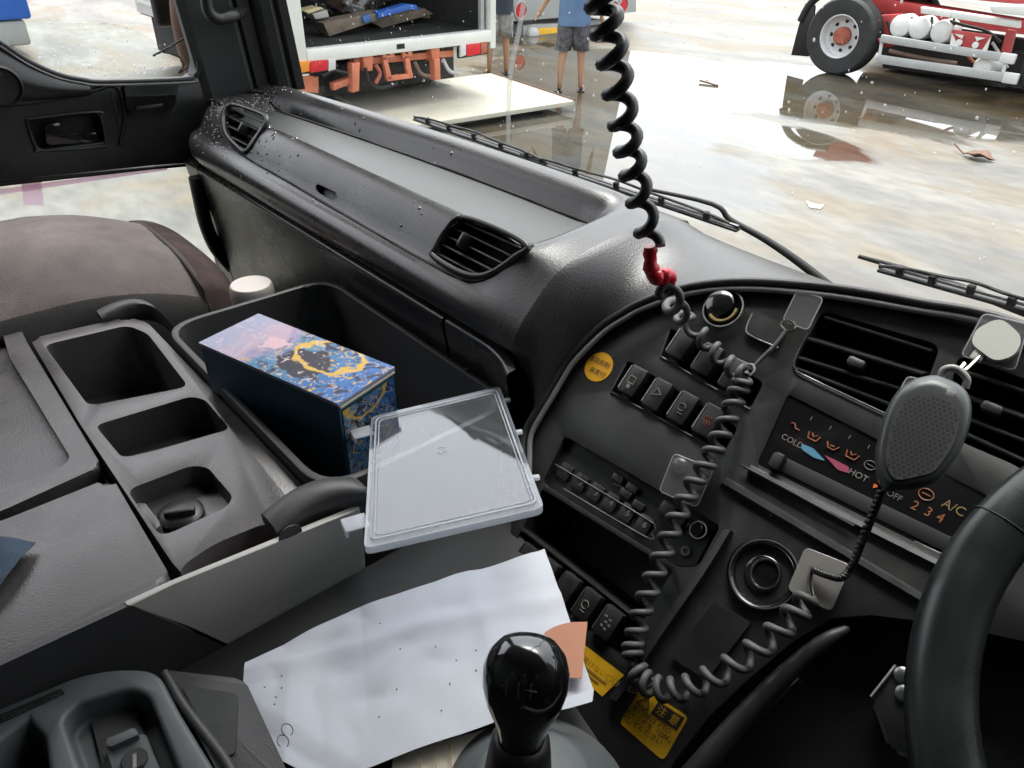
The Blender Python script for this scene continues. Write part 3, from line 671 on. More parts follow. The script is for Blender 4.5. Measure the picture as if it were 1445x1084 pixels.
def switch(x, y, w=.0225, hgt=.034, mark=None, mm='print_dim', lit=True, msize=.011, rows_dir=None):
    ax = (EX, PV, PNRM); c = PN(x, y, -.006)
    s = box('switch', c, (w, hgt, .020), 'switch', dash, ax, .0022, 2)
    bm = bmesh.new()
    add_box(bm, c+PNRM*.0095-EX*(w/2-.0012), (.0013, hgt*.84, .0024), ax)
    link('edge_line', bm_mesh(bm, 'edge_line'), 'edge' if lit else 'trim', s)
    if mark == 'square':
        add = [(-.004, .004), (.004, .004), (.004, -.004), (-.004, -.004)]
        for a in range(4):
            p, q = add[a], add[(a+1) % 4]
            tube('symbol', [c+PNRM*.0104+EX*p[0]+PV*p[1], c+PNRM*.0104+EX*q[0]+PV*q[1]], .0006, mm, s, 5)
        text('■', c+PNRM*.0101-PV*.008, EX, PV, .006, mm, s, 'symbol')
    elif mark == 'tri':
        p = [(-.004, -.003), (.006, .001), (-.002, .006)]
        for a in range(3): tube('symbol', [c+PNRM*.0104+EX*p[a][0]+PV*p[a][1], c+PNRM*.0104+EX*p[(a+1) % 3][0]+PV*p[(a+1) % 3][1]], .0006, mm, s, 5)
    elif mark == 'ring':
        tube('symbol', [c+PNRM*.0104+EX*.004*math.cos(t*.42)+PV*.004*math.sin(t*.42) for t in range(14)], .0006, mm, s, 5)
        tube('symbol', [c+PNRM*.0104+EX*-.002+PV*-.007, c+PNRM*.0104+EX*.004+PV*-.007], .0005, mm, s, 5)
    elif mark == 'grid':
        for dx, dy in ((-.004, .005), (.002, .004), (-.001, 0), (.004, -.001), (-.003, -.005), (.002, -.006)):
            box('symbol', c+PNRM*.0102+EX*dx+PV*dy, (.0032, .0018, .0006), mm, s, ax, 0)
    elif mark == 'wavy':
        for k in (-.003, 0, .003): tube('symbol', [c+PNRM*.0104+EX*(k+.0012*math.sin(t*.9))+PV*(-.006+.0012*t) for t in range(9)], .0005, mm, s, 5)
    return s
for (x, y), mk, mm in (((897, 541), 'square', 'print_white'), ((931, 560), 'tri', 'print_white'), ((967, 579), 'ring', 'print_dim'), ((1003, 597), 'wavy', 'print_orange')): switch(x, y, mark=mk, mm=mm)
for (x, y), mk in (((965, 489), None), ((1001, 511), None), ((1040, 533), None)): switch(x, y, mark=mk)
for (x, y), mk in (((745, 790), None), ((774, 811), None), ((803, 832), None), ((832, 855), 'ring'), ((862, 880), 'grid')): switch(x, y, w=.0215, hgt=.032, mark=mk, mm='print_white', lit=False)
for q in (bank1_q, bank2_q):
    e = [PN(x, y, -.003) for x, y in q]; tube('bank_edge', spline([e[0], e[3]], 8)[1:]+spline([e[3]+EX*.004, e[2]], 8), .0011, 'trim', dash, 6)
# round light control with ochre ring
kn = lathe('dimmer_knob', PN(1020, 435, -.006), PNRM, [(.0001, -.01), (.021, -.01), (.0215, .004), (.019, .008), (.0175, .006), (.0155, .005), (.0155, .013), (.013, .015), (.0001, .015)], 'gloss', dash, 32)
tube('outer_ring', [PN(1020, 435, .003)+EX*.0212*math.cos(t*2*PI/40)+PV*.0212*math.sin(t*2*PI/40) for t in range(41)], .0011, 'edge', kn, 6)
tube('ochre_arc', [PN(1020, 435, .010)+EX*.0146*math.cos(t)+PV*.0146*math.sin(t) for t in [-2.2+.15*k for k in range(18)]], .0020, 'ochre', kn, 6)
bl = prism('blank_cover', rnd([PN(x, y, -.004) for x, y in ((1062, 440), (1112, 462), (1100, 492), (1052, 470))], .008), PNRM*.006, 'panel_smooth', dash, .002)
tube('cover_edge', spline([PN(x, y, .002) for x, y in ((1062, 442), (1053, 464), (1060, 474), (1098, 491))], 20), .0009, 'edge', bl, 6)
# raised ridge right of the radio stack
ridge = [PN(x, y, .0) for x, y in ((1024, 748), (985, 808), (930, 885), (880, 960), (862, 985))]
ridge2 = [PN(x, y, .0) for x, y in ((1034, 750), (996, 812), (942, 890), (892, 965), (874, 990))]
rows = [[a-PNRM*.006, a+PNRM*.005, b+PNRM*.007, b-PNRM*.004] for a, b in zip(spline(ridge, 16), spline(ridge2, 16))]
grid('stack_ridge', rows, 'panel', dash, 0, 20, closed=True)
rows = [[PN(x, y, -.005), PN(x-2, y+3, .001), PN(x-6, y+9, .002), PN(x-10, y+16, -.005)] for x, y in [(1025+(1345-1025)*t, 672+(862-672)*t) for t in [i/20 for i in range(21)]]]
grid('ledge_edge', rows, 'panel_smooth', dash, 0, 25, closed=True)
# curved lower trim roll
roll = [PN(x, y, .004) for x, y in ((950, 1130), (982, 1090), (1028, 1036), (1078, 982), (1130, 932), (1168, 902))] + [PN(1198, 886, -.004)]
tube('lower_roll', spline(roll, 60), lambda t: .0015+.0105*max(0, 1-t)**.45, 'panel', dash, 12)
roll2 = [PN(x, y, -.015) for x, y in ((985, 1120), (1030, 1060), (1085, 1000), (1130, 960))]
tube('lower_lip', spline(roll2, 50), .004, 'panel_smooth', dash, 8)
prism('lower_cover', [PN(x, y, -.05) for x, y in ((1160, 880), (1445, 850), (1600, 900), (1600, 1200), (1000, 1200), (985, 1090), (1075, 985))], -PNRM*.01, 'panel', dash)
# small blank pad under the socket
prism('square_pad', rnd([PN(x, y, -.004) for x, y in ((1010, 850), (1062, 880), (1000, 960), (948, 928))], .004), PNRM*.0055, 'panel_smooth', dash, .001)
# lighter socket
sk = lathe('lighter_socket', PN(1077, 810, -.004), PNRM, [(.0001, -.02), (.0325, -.02), (.0325, .004), (.030, .0065), (.0265, .004), (.024, -.004), (.0175, -.006), (.0165, .002), (.0150, .003), (.0001, .002)], 'gloss', dash, 40)
tube('bright_ring', [PN(1080, 810, .0)+EX*.0125*math.cos(t*2*PI/40)+PV*.0135*math.sin(t*2*PI/40) for t in range(41)], .0012, 'metal', sk, 6)
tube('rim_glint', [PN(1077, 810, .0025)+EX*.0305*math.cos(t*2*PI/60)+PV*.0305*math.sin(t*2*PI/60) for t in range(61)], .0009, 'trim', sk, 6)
bm = bmesh.new(); add_lathe(bm, PN(1089, 725, -.003), PNRM, [(.003, 0), (.0025, .0008), (.0001, .001)], 7); link('scuff_mark', bm_mesh(bm, 'scuff'), 'paper_old', dash)
# ---- centre vents
def cvent(q, slats, knobpx):
    c = prism('air_vent', rnd([PN(x, y, -.06) for x, y in q], .008), -PNRM*.004, 'black', dash, smooth=0)
    for (a, b, wd) in slats:
        p, r = PN(*a, -.012), PN(*b, -.012); d = (r-p).normalized(); ax2 = (PV*.45-PNRM).normalized(); n3 = d.cross(ax2).normalized()
        box('slat', (p+r)/2, ((r-p).length, wd, .003), 'panel_smooth', c, (d, n3.cross(d), n3), .001, 2)
    box('vent_knob', PN(*knobpx, -.002), (.017, .009, .014), 'panel', c, (EX, PV, PNRM), .003, 2)
    return c
cvent(vent_q, [((1168, 448), (1318, 496), .020), ((1146, 478), (1308, 528), .030), ((1132, 505), (1296, 556), .022), ((1128, 520), (1270, 575), .020)], (1209, 514))
cvent(vent_q2, [((1350, 520), (1470, 560), .02), ((1345, 552), (1470, 596), .03), ((1342, 580), (1470, 630), .022), ((1340, 600), (1470, 660), .02)], (1400, 578))
tube('vent_edge', spline([PN(x, y, -.002) for x, y in ((1140, 470), (1121, 510), (1124, 522), (1135, 530), (1258, 588))], 24), .0011, 'trim', dash, 6)

# ---- radio (slides out of the panel)
ra = thing('radio', PN(880, 715, -.02), 'old black car radio with numbered preset buttons in the dashboard', 'radio')
prism('face', rnd([PN(x, y, -.022) for x, y in radio_q], .004), PNRM*.008, 'panel_smooth', ra, .001)
for i, (x, y) in enumerate(((799, 667), (820, 682), (842, 696), (863, 710), (886, 725), (910, 741))):
    b_ = box('preset_button', PN(x, y, -.0150), (.0168, .0190, .009), 'switch', ra, (EX, PV, PNRM), .0014, 2)
    text(str(i+1), PN(x, y, -.0103), EX, PV, .0095, 'print_dim' if i == 0 else 'print_white', b_)
tube('preset_frame', spline([PN(x, y, -.010) for x, y in ((783, 655), (905, 728), (924, 742), (920, 752), (910, 757), (795, 690))], 40), .0009, 'trim', ra, 6)
for k, (x, y) in enumerate(((873, 676), (893, 690), (884, 698), (902, 714))):
    box('small_button', PN(x, y, -.013), (.014, .008, .008), 'switch', ra, (EX, PV, PNRM), .001, 2)
for x, y, L, mm in ((880, 668, .012, 'print_dim'), (872, 680, .011, 'ink_soft'), (876, 687, .010, 'print_dim'), (868, 684, .006, 'ink_soft')):
    box('print_line', PN(x, y, -.0135), (L, .0022, .0004), mm, ra, (EX, PV, PNRM), 0)
kb = lathe('tuning_knob', PN(985, 748, -.016), PNRM, [(.0001, 0), (.0088, 0), (.0085, .011), (.0075, .012), (.0001, .012)], 'gloss', ra, 24)
tube('knob_edge', [PN(985, 748, -.004)+EX*.0083*math.cos(t*2*PI/24)+PV*.0083*math.sin(t*2*PI/24) for t in range(25)], .0006, 'edge', kb, 5)
for x, y in ((943, 720), (956, 735)): box('tape_key', PN(x, y, -.012), (.017, .014, .010), 'switch', ra, (EX, PV, PNRM), .002, 2)
lathe('jack_socket', PN(968, 778, -.014), PNRM, [(.0001, 0), (.005, 0), (.005, .002), (.0025, .002), (.0025, -.001), (.0001, -.001)], 'screw', ra, 16)

# ---- heater control
he = thing('heater_control', PN(1230, 670, -.03), 'black heater control unit with cold to hot scale and orange icons', 'heater control')
prism('face', rnd([PN(x, y, -.0115) for x, y in heat_q], .003), PNRM*.006, 'gloss', he, .001)
FW = -.0053
def HF(x, y): return PN(x, y, FW)
sl = (HF(1205, 672)-HF(1115, 624)).normalized(); slv = PNRM.cross(sl)
text('COLD', HF(1118, 623), sl, slv, .0082, 'print_white', he)
text('HOT', HF(1211, 671), sl, slv, .0082, 'print_white', he)
flat('cold_wedge', rnd([HF(1131, 626), HF(1148, 633), HF(1165, 651), HF(1148, 646), HF(1131, 634)], .002), 'print_blue', he, PNRM)
flat('hot_wedge', rnd([HF(1163, 642), HF(1180, 650), HF(1199, 660), HF(1197, 668), HF(1182, 663)], .002), 'print_pink', he, PNRM)
def icon(x, y, kind, m):
    c = HF(x, y); bm = bmesh.new(); L = lambda a, b: c+sl*a+slv*b+PNRM*.0006
    segs = {'m': [((-.005, .002), (-.002, .003)), ((-.002, .003), (.001, -.001)), ((.001, -.001), (.005, -.001))],
            'w': [((-.006, .003), (-.003, -.002)), ((-.003, -.002), (.003, -.002)), ((.003, -.002), (.006, .003)), ((-.002, .001), (.002, .001))],
            'x': [((-.006, .003), (-.004, -.003)), ((-.004, -.003), (.004, -.003)), ((.004, -.003), (.006, .003)), ((-.003, .003), (0, .0)), ((0, 0), (.003, .003))]}[kind]
    for a, b in segs: add_tube(bm, [L(*a), L(*b)], .0007, 5)
    link('airflow_icon', bm_mesh(bm, 'icon'), m, he)
for x, y, k in ((1122, 603), (1148, 617), (1174, 631), (1202, 643)) and ((1122, 603, 'm'), (1148, 617, 'x'), (1174, 631, 'w'), (1202, 643, 'x')): icon(x, y, k, 'print_orange')
for x, y in ((1145, 591), (1172, 604), (1199, 617), (1226, 631)): tube('tick_mark', [HF(x, y)-slv*.002+PNRM*.0005, HF(x, y)+slv*.002+PNRM*.0005], .0005, 'print_white', he, 5)
def ring_icon(x, y, r, m):
    bm = bmesh.new(); add_tube(bm, [HF(x, y)+sl*r*math.cos(t*.35)+slv*r*.8*math.sin(t*.35)+PNRM*.0005 for t in range(19)], .0005, 5)
    add_tube(bm, [HF(x, y)-sl*r*.6+PNRM*.0005, HF(x, y)+sl*r*.6+PNRM*.0005], .0005, 5); link('recirculation_icon', bm_mesh(bm, 'icon'), m, he)
ring_icon(1228, 657, .005, 'print_dim'); ring_icon(1307, 698, .006, 'print_orange')
bm = bmesh.new()
for k in range(4):
    a = k*PI/2+.5; add_prism(bm, [HF(1242, 687)+PNRM*.0004+sl*.006*math.cos(a+d)*q+slv*.006*math.sin(a+d)*q for d, q in ((0, .15), (-.45, .9), (.3, 1))], PNRM*.0004)
link('fan_icon', bm_mesh(bm, 'fan'), 'print_red', he, 0)
text('OFF', HF(1262, 700), sl, slv, .0075, 'print_dim', he)
for s_, x, y in (('2', 1291, 714), ('3', 1310, 723), ('4', 1327, 731)): text(s_, HF(x, y), sl, slv, .0115, 'print_orange', he)
text('A/C', HF(1346, 717), sl, slv, .011, 'ochre', he)
p0, p1 = PN(1078, 662, -.0065), PN(1330, 788, -.0065); d = (p1-p0).normalized()
box('slider_track', (p0+p1)/2+PV*.012, ((p1-p0).length, .014, .004), 'black', he, (d, PNRM.cross(d), PNRM), .001)
box('slider_knob', PN(1098, 652, -.001), (.010, .016, .012), 'switch', he, (d, PNRM.cross(d), PNRM), .002)
rows = [[PN(x, y, -.010), PN(x-3, y+6, .0), PN(x-6, y+12, .0015), PN(x-8, y+16, -.005)] for x, y in [(1062+(1338-1062)*t, 652+(790-652)*t) for t in [i/16 for i in range(17)]]]
grid('lower_lip', rows, 'panel_smooth', he, 0, 25, closed=True)
tube('lip_edge', [PN(1045+(1205-1045)*t, 656+(742-656)*t, .0025) for t in [i/10 for i in range(11)]], .0011, 'trim', he, 6)
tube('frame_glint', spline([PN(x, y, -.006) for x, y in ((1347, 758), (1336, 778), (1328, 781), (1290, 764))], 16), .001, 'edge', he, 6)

# ---- stickers printed on the panel (parts of the dashboard)
rs = lathe('round_sticker', PN(845, 518, -.004), PNRM, [(.0178, .0002), (.0178, .0006), (.0001, .0006)], 'amber', dash, 36); rs['label'] = 'round amber sticker with two rows of Japanese characters'
sx = (PN(861, 524)-PN(828, 508)).normalized(); sy = PNRM.cross(sx)
text('速度抑制', PN(846, 511, -.0033), sx, sy, .0078, 'ink', rs); text('装置付', PN(843, 526, -.0033), sx, sy, .0078, 'ink', rs)
wq = [(906, 970), (972, 1012), (936, 1074), (874, 1020)]
wsn = prism('warning_sticker', rnd([PN(x, y, -.0036) for x, y in wq], .005), PNRM*.0005, 'yellow', dash, smooth=0); wsn['label'] = 'square yellow warning sticker with black heading'
a0 = PN(906, 970, -.003); bx_ = PN(972, 1012, -.003)-a0; by_ = PN(874, 1020, -.003)-a0
wx, wy = bx_.normalized(), -by_.normalized()
def WP(u, v): return a0+bx_*u+by_*v
flat('heading_block', [WP(.40, .07), WP(.95, .07), WP(.95, .40), WP(.40, .40)], 'ink', wsn, PNRM, .0003)
text('注', WP(.55, .24), wx, wy, .0098, 'yellow', wsn, lift=.0008); text('意', WP(.82, .24), wx, wy, .0098, 'yellow', wsn, lift=.0008)
for a, b in (((.08, .38), (.33, .38)), ((.33, .38), (.205, .10)), ((.205, .10), (.08, .38))): tube('triangle_mark', [WP(*a)+PNRM*.0005, WP(*b)+PNRM*.0005], .0006, 'ink', wsn, 5)
text('!', WP(.205, .28), wx, wy, .010, 'ink', wsn)
text('走行時は PTO', WP(.46, .52), wx, wy, .0068, 'ink', wsn); text('スイッチを「OFF」', WP(.5, .68), wx, wy, .0062, 'ink', wsn); text('にしてください', WP(.40, .84), wx, wy, .0066, 'ink', wsn)
q2 = [(822, 908), (881, 953), (850, 983), (800, 940)]
ws2 = prism('faded_sticker', [PN(x, y, -.0036) for x, y in q2], PNRM*.0005, 'yellow', dash, smooth=0); ws2['label'] = 'faded yellow sticker half hidden by paper'
a1 = PN(822, 908, -.003); b1 = PN(881, 953, -.003)-a1; c1 = PN(800, 940, -.003)-a1
x1_, y1_ = b1.normalized(), -c1.normalized(); 
text('上着けない〇〇', a1+b1*.52+c1*.42, x1_, y1_, .0075, 'ink_soft', ws2)
for k in range(2): box('print_line', a1+b1*(.5-.05*k)+c1*(.62+.16*k)+PNRM*.0003, (.034-.008*k, .0022, .0003), 'ink_soft', ws2, (x1_, y1_, PNRM), 0)

# ================================================================== CENTRE CONSOLE
HC = .52
con = thing('centre_console', V(-.8, .2, 1.1), 'grey plastic centre console with cup wells, deep bin and hinged lid', 'console')
def rect(x0, x1, y0, y1, h): return [V(x0, y0, h), V(x1, y0, h), V(x1, y1, h), V(x0, y1, h)]
DN = Vector((0, 0, -1))
# deep storage bin
b = prism('storage_bin', rnd(rect(-1.005, -.552, .238, .497, HC-.012), .05, 6), DN*.16, 'bin', con)
cut(b, [cutter(rnd([p+Vector((0, 0, .02)) for p in rect(-.996, -.561, .247, .488, HC-.012)], .045, 6), DN*.165)], .0025, 2)
for x, y in ((432, 406), (660, 523)): lathe('bin_stud', Ph(x, y, HC-.012), EZ, [(.004, -.002), (.004, .002), (.003, .003), (.0001, .003)], 'black', con, 12)
# module with the wells
mb = prism('well_module', rnd([Ph(42, 478, HC), Ph(180, 447, HC), Ph(208, 455, HC), V(-.575, .236, HC+.004), V(-.535, .225, HC+.012), V(-.530, .10, HC+.008), Ph(247, 800, HC), Ph(112, 597, HC)], .012), DN*.13, 'console', con, .008, 3)
w1 = [(62, 487), (180, 459), (208, 470), (265, 542), (125, 573)]
w2 = [(134, 600), (268, 556), (288, 560), (324, 602), (172, 645)]
w3 = [(178, 690), (270, 654), (292, 656), (328, 698), (320, 712), (226, 757)]
sc_ = [(252, 800), (300, 765), (372, 732), (392, 742), (384, 790), (255, 850)]
cut(mb, [cutter(rnd([Ph(x, y, HC)+Vector((0, 0, .03)) for x, y in L], r), DN*(.03+dp)) for L, dp, r in ((w1, .10, .014), (w2, .10, .010), (w3, .028, .014), (sc_, .03, .012))], .004, 3, 40)
# socket in the third well
so = lathe('round_cap', Ph(256, 728, HC+.027), EZ, [(.023, 0), (.023, .004), (.018, .008), (.0001, .008)], 'panel_smooth', con, 28)
box('cap_grip', Ph(254, 725, HC+.018), (.030, .008, .012), 'switch', so, (Vector((.45, .89, 0)), Vector((-.89, .45, 0)), EZ), .002)
prism('cap_tongue', rnd([Ph(x, y, HC+.010) for x, y in ((188, 712), (203, 708), (228, 740), (214, 752))], .004), DN*.01, 'console', con, .002)
# left tray lid with a shallow recess
A = prism('tray_lid', rnd([V(-1.20, -.30, HC+.004), V(-.79, -.30, HC+.004), Ph(0, 722, HC+.004), Ph(143, 657, HC+.004), Ph(38, 483, HC+.004), V(-1.20, .094, HC+.004)], .010), DN*.09, 'console', con, .006, 3)
cut(A, [cutter(rnd([p+Vector((0, 0, .02)) for p in (V(-1.165, -.27, HC+.004), V(-.825, -.27, HC+.004), Ph(0, 692, HC+.004), Ph(92, 656, HC+.004), Ph(99, 645, HC+.004), Ph(14, 505, HC+.004), V(-1.165, .070, HC+.004))], .012), DN*.034)], .003, 3, 40)
# front padded lid
C = prism('padded_lid', rnd([V(-.775, -.30, HC-.004), V(-.535, -.30, HC-.004), Ph(243, 818, HC-.004), Ph(158, 673, HC-.004), Ph(0, 736, HC-.004)], .014), DN*.085, 'console', con, .016, 4)
# hinge arms
def arm(name, pts, h0, r):
    pp = [Ph(x, y, h0) for x, y in pts]
    rows = []
    sp_ = spline(pp, 14)
    for i, p in enumerate(sp_):
        t = i/14; hh = .030*math.sin(PI*min(1, .12+.88*t))**.5 if t < .99 else .004
        hh = r*2.0*(math.sin(PI*(.06+.88*t)))**.5
        rows.append([p+Vector((a*r, 0, hh*.5*s)) for a, s in ((-.8, -1), (.8, -1), (1, -.5), (1, .45), (.7, .9), (0, 1), (-.7, .9), (-1, .45), (-1, -.5))])
    return grid(name, rows, 'console_dark', con, 0, 50, closed=True)
arm('hinge_arm', ((380, 742), (425, 715), (470, 698), (512, 690)), HC-.006, .017)
arm('hinge_arm', ((140, 447), (180, 437), (215, 440), (250, 470)), HC-.004, .014)
lathe('hinge_cap', Ph(398, 742, HC-.004)+Vector((.017, 0, 0)), EX, [(.0001, 0), (.012, 0), (.012, .001), (.0001, .0015)], 'console_dark', con, 20)
# console flank; side plate split into lit and shaded pieces, shade put into colour
prism('flank', [V(-.545, -.30, HC+.05), V(-.545, .24, HC+.05), V(-.545, .24, 1.1), V(-.545, -.30, 1.1)], Vector((-.3, 0, 0)), 'console_dark', con)
PBX = -.527
pb = prism('pale_side_board', [PX(x, y, PBX) for x, y in ((180, 855), (245, 825), (508, 717), (512, 738), (516, 801), (440, 860), (345, 922), (270, 885))], Vector((-.006, 0, 0)), 'plate_grey', con, .0015)
prism('board_skirt', [PX(x, y, PBX-.001) for x, y in ((-40, 958), (180, 856), (345, 923), (345, 960), (-40, 1080))], Vector((-.006, 0, 0)), 'console_dark', con)
# plastic end cover under the lid case, dark body between bin and panel
prism('front_infill', [V(-.556, .26, .66), V(-.50, .26, .68), V(-.47, .40, .68), V(-.48, .50, .68), V(-.556, .50, .66)], DN*.3, 'console_dark', con, .01)
# ================================================================== LOWER SWITCH BOX (bottom left)
HB = .545
sb = thing('brake_switch_box', V(-.45, 0, 1.1), 'grey switch box with recessed latch beside the gear lever', 'switch box')
bodyb = prism('body', rnd([Ph(x, y, HB) for x, y in ((-60, 1022), (0, 998), (110, 952), (160, 943), (222, 944), (250, 1000), (318, 1110), (290, 1190), (-60, 1190))], .02), DN*.4, 'gaiter', sb)
rc = [(88, 1015), (108, 993), (180, 972), (208, 980), (262, 1110), (262, 1160), (140, 1160)]
cut(bodyb, [cutter(rnd([Ph(x, y, HB)+Vector((0, 0, .03)) for x, y in rc], .016), DN*.055), cutter([Ph(x, y, HB)+Vector((0, 0, .03)) for x, y in ((-40, 1082), (0, 1045), (40, 1012), (62, 1040), (72, 1110), (60, 1160), (-40, 1160))], DN*.10)], .005, 3, 40)
prism('latch_pocket', rnd([Ph(x, y, HB+.0245) for x, y in ((130, 1020), (190, 1000), (230, 1110), (160, 1140))], .006), Vector((0, 0, .003)), 'console_dark', sb, .001)
prism('latch', rnd([Ph(x, y, HB+.014) for x, y in ((148, 1052), (205, 1034), (240, 1120), (180, 1150))], .003), DN*.009, 'gaiter', sb, .002)
prism('latch_tab', rnd([Ph(x, y, HB+.008) for x, y in ((149, 1043), (190, 1026), (196, 1036), (153, 1055))], .002), DN*.006, 'gaiter', sb, .001)
lk = lathe('key_lock', Ph(190, 1074, HB+.013), EZ, [(.0095, 0), (.0095, .002), (.0085, .003), (.0001, .003)], 'switch', sb, 24)
box('key_slot', Ph(190, 1074, HB+.0095), (.0025, .012, .001), 'edge', lk, (Vector((.3, .95, 0)), Vector((-.95, .3, 0)), EZ), 0)
sxd = (Ph(90, 975, HB)-Ph(0, 1012, HB)).normalized(); syd = EZ.cross(sxd)
prism('text_recess', [Ph(x, y, HB-.0003) for x, y in ((-20, 1018), (86, 972), (92, 979), (-10, 1026))], Vector((0, 0, .0004)), 'panel', sb, smooth=0)
text('ON', Ph(74, 985, HB-.001), sxd, syd, .0075, 'trim', sb); text('R CON', Ph(14, 1011, HB-.001), sxd, syd, .0075, 'trim', sb)
prism('side_tray', rnd([Ph(x, y, HB+.012) for x, y in ((228, 945), (345, 958), (420, 1120), (330, 1130))], .008), DN*.3, 'console_dark', sb, .004)
tube('tray_edge', spline([Ph(x, y, HB+.010) for x, y in ((232, 950), (262, 1000), (312, 1065), (330, 1095))], 20), .004, 'console_dark', sb, 8)
prism('tray_inset', rnd([Ph(x, y, HB+.0115) for x, y in ((256, 968), (336, 980), (332, 1068), (308, 1064))], .006), Vector((0, 0, .0012)), 'panel', sb, smooth=0)

# engine tunnel under the papers (setting of the cab)
tn = prism('engine_tunnel', rnd([V(-.52, -.35, .60), V(-.10, -.35, .60), V(-.06, .20, .60), V(-.20, .30, .60), V(-.34, .33, .60), V(-.40, .40, .60), V(-.52, .44, .60)], .03), DN*.55, 'black', None, .02, 3); struct(tn, 'black engine tunnel cover under the papers', 'tunnel')

# ================================================================== GEAR LEVER
gl = thing('gear_lever', Ph(745, 1075, .60), 'gloss black gear knob on a grey boot', 'gear lever')
kc = PD(741, 968, .555); axk = (PD(748, 905, .515)-PD(735, 1060, .585)).normalized()
vw = (CAM-kc).normalized(); sx_ = axk.cross(vw).normalized(); fz = sx_.cross(axk).normalized()
prof = [(-.046, .017, .017), (-.036, .0175, .0175), (-.024, .021, .020), (-.010, .0265, .023), (.004, .0295, .0245), (.016, .0295, .0235), (.026, .0265, .021), (.034, .021, .017), (.039, .013, .011), (.0405, .004, .004)]
rows = []
for h, a, b2 in prof:
    rows.append([kc+axk*(h-.002)+sx_*a*math.copysign(abs(math.cos(t))**.88, math.cos(t))+fz*b2*math.copysign(abs(math.sin(t))**.88, math.sin(t)) for t in [2*PI*k/28 for k in range(28)]])
kb = grid('knob', rows, 'gloss', gl, 0, 60, closed=True)
gx = (sx_*.86+axk*.3).normalized(); gy = (axk*.9-sx_*.3+fz*.1).normalized()
def kpt(a, b2):    # point on the knob's face
    r = math.sqrt(max(0, 1-(a/.031)**2-(b2/.046)**2)); return kc+sx_*a+axk*(b2+.003)+fz*(.0242*r+.0012)
def kline(L): tube('shift_pattern', [kpt(a, b2) for a, b2 in L], .00035, 'print_dim', kb, 5)
kline([(-.012, .020), (-.012, .010)]); kline([(-.004, .021), (-.004, .011)]); kline([(.004, .021), (.004, .011)]); kline([(-.016, .0155), (.008, .0155)])
for s_, a, b2 in (('R', -.009, .024), ('2', -.001, .024), ('4', .008, .024), ('6', .015, .008)): text(s_, kpt(a, b2), gx, gy, .008, 'print_dim', kb, lift=.0006)
low_p = Ph(742, 1150, .66)
rows = []
base = kc-axk*.046
for i, (dd, r) in enumerate(((0, .0165), (.004, .021), (.014, .0225), (.03, .024), (.05, .026))):
    rows.append([base-axk*dd+sx_*r*math.cos(t)+fz*r*math.sin(t) for t in [2*PI*k/24 for k in range(24)]])
grid('collar', rows, 'rubber', gl, 0, 50, closed=True)
bc = Ph(752, 1130, .585)
lathe('boot', bc, EZ, [(.088, -.05), (.085, -.03), (.080, -.012), (.072, 0), (.055, .014), (.046, .024), (.040, .03), (.0001, .032)], 'gaiter', gl, 40, 60)

# ================================================================== PAPERS
def sheet(name, top, bot, hh, m, label, cat, amp=.004, seed=0, nx=80, ny=44, lift=None):
    T = spline([Ph(x, y, hh) for x, y in top], nx); B = spline([Ph(x, y, hh) for x, y in bot], nx); rows = []
    for j in range(ny+1):
        s = j/ny; r = []
        for i in range(nx+1):
            p = T[i].lerp(B[i], s); q = Vector((p.x*9+seed, p.y*9, seed)); n1 = noise.noise(q); q2 = Vector((p.x*26+seed, p.y*26, 3+seed)); n2 = abs(noise.noise(q2))
            z = amp*(n1*1.0 + n2*.8)
            for fa, fo, fs in ((.5, .1, 1.0), (1.9, -.35, -.8), (2.7, .05, .9), (1.1, .33, .7), (2.2, .52, -.7)):
                dd_ = (p.x+.4)*math.cos(fa)+(p.y-.2)*math.sin(fa)-fo*.3; z += fs*amp*.75*max(0, 1-abs(dd_)/.016)
            if lift: z += lift(i/nx, s)
            r.append(p+Vector((0, 0, z)))
        rows.append(r)
    o = grid(name, rows, m, None, .0005, 25); return tag(o, label, cat)
pap = sheet('paper_sheet', [(346, 937), (400, 908), (455, 880), (500, 860), (535, 851), (640, 823), (768, 782)], [(331, 1058), (392, 1074), (430, 1088), (500, 1090), (580, 1066), (680, 1036), (836, 985)], .575, 'paper', 'large creased white sheet of paper with ink specks beside the gear knob', 'paper', .0045, 1.3,
    lift=lambda u, v: .012*max(0, (u-.55))*2 - .010*max(0, .2-u)*5*v)
rp = random.Random(5)
for x, y in ((404, 1032), (398, 1048)):
    c = Ph(x+2, y+1, .566); tube('ink_loop', [c+Vector((.006*math.cos(t*.4), .004*math.sin(t*.4), .003)) for t in range(14)], .0004, 'ink', pap, 5)
for x, y in ((374, 972), (398, 956), (398, 973), (390, 986), (388, 996), (537, 882), (565, 918), (615, 915), (644, 934), (672, 920), (672, 948), (635, 967), (535, 1014), (560, 975), (623, 1005)):
    lathe('ink_speck', Ph(x, y, .566)+Vector((0, 0, .002)), EZ, [(.0008, 0), (.0007, .0003), (.0001, .0004)], 'ink', pap, 7)
st_ = sheet('sticky_note', [(768, 893), (783, 884), (805, 878), (829, 877)], [(790, 955), (800, 956), (812, 957), (821, 957)], .553, 'sticky', 'torn terracotta paper scrap behind the gear knob', 'note', .0015, 4, 10, 10)
o = sheet('paper_strip', [(757, 985), (800, 983), (838, 972)], [(757, 1007), (800, 1000), (836, 990)], .545, 'paper', 'white curled paper strip just right of the gear knob', 'paper', .001, 6, 12, 8)
o = sheet('map_page', [(555, 1064), (610, 1050), (690, 1027)], [(550, 1120), (600, 1125), (690, 1110)], .582, 'paper_old', 'yellowed printed page under the white sheet at the boot', 'paper', .002, 8, 14, 8)
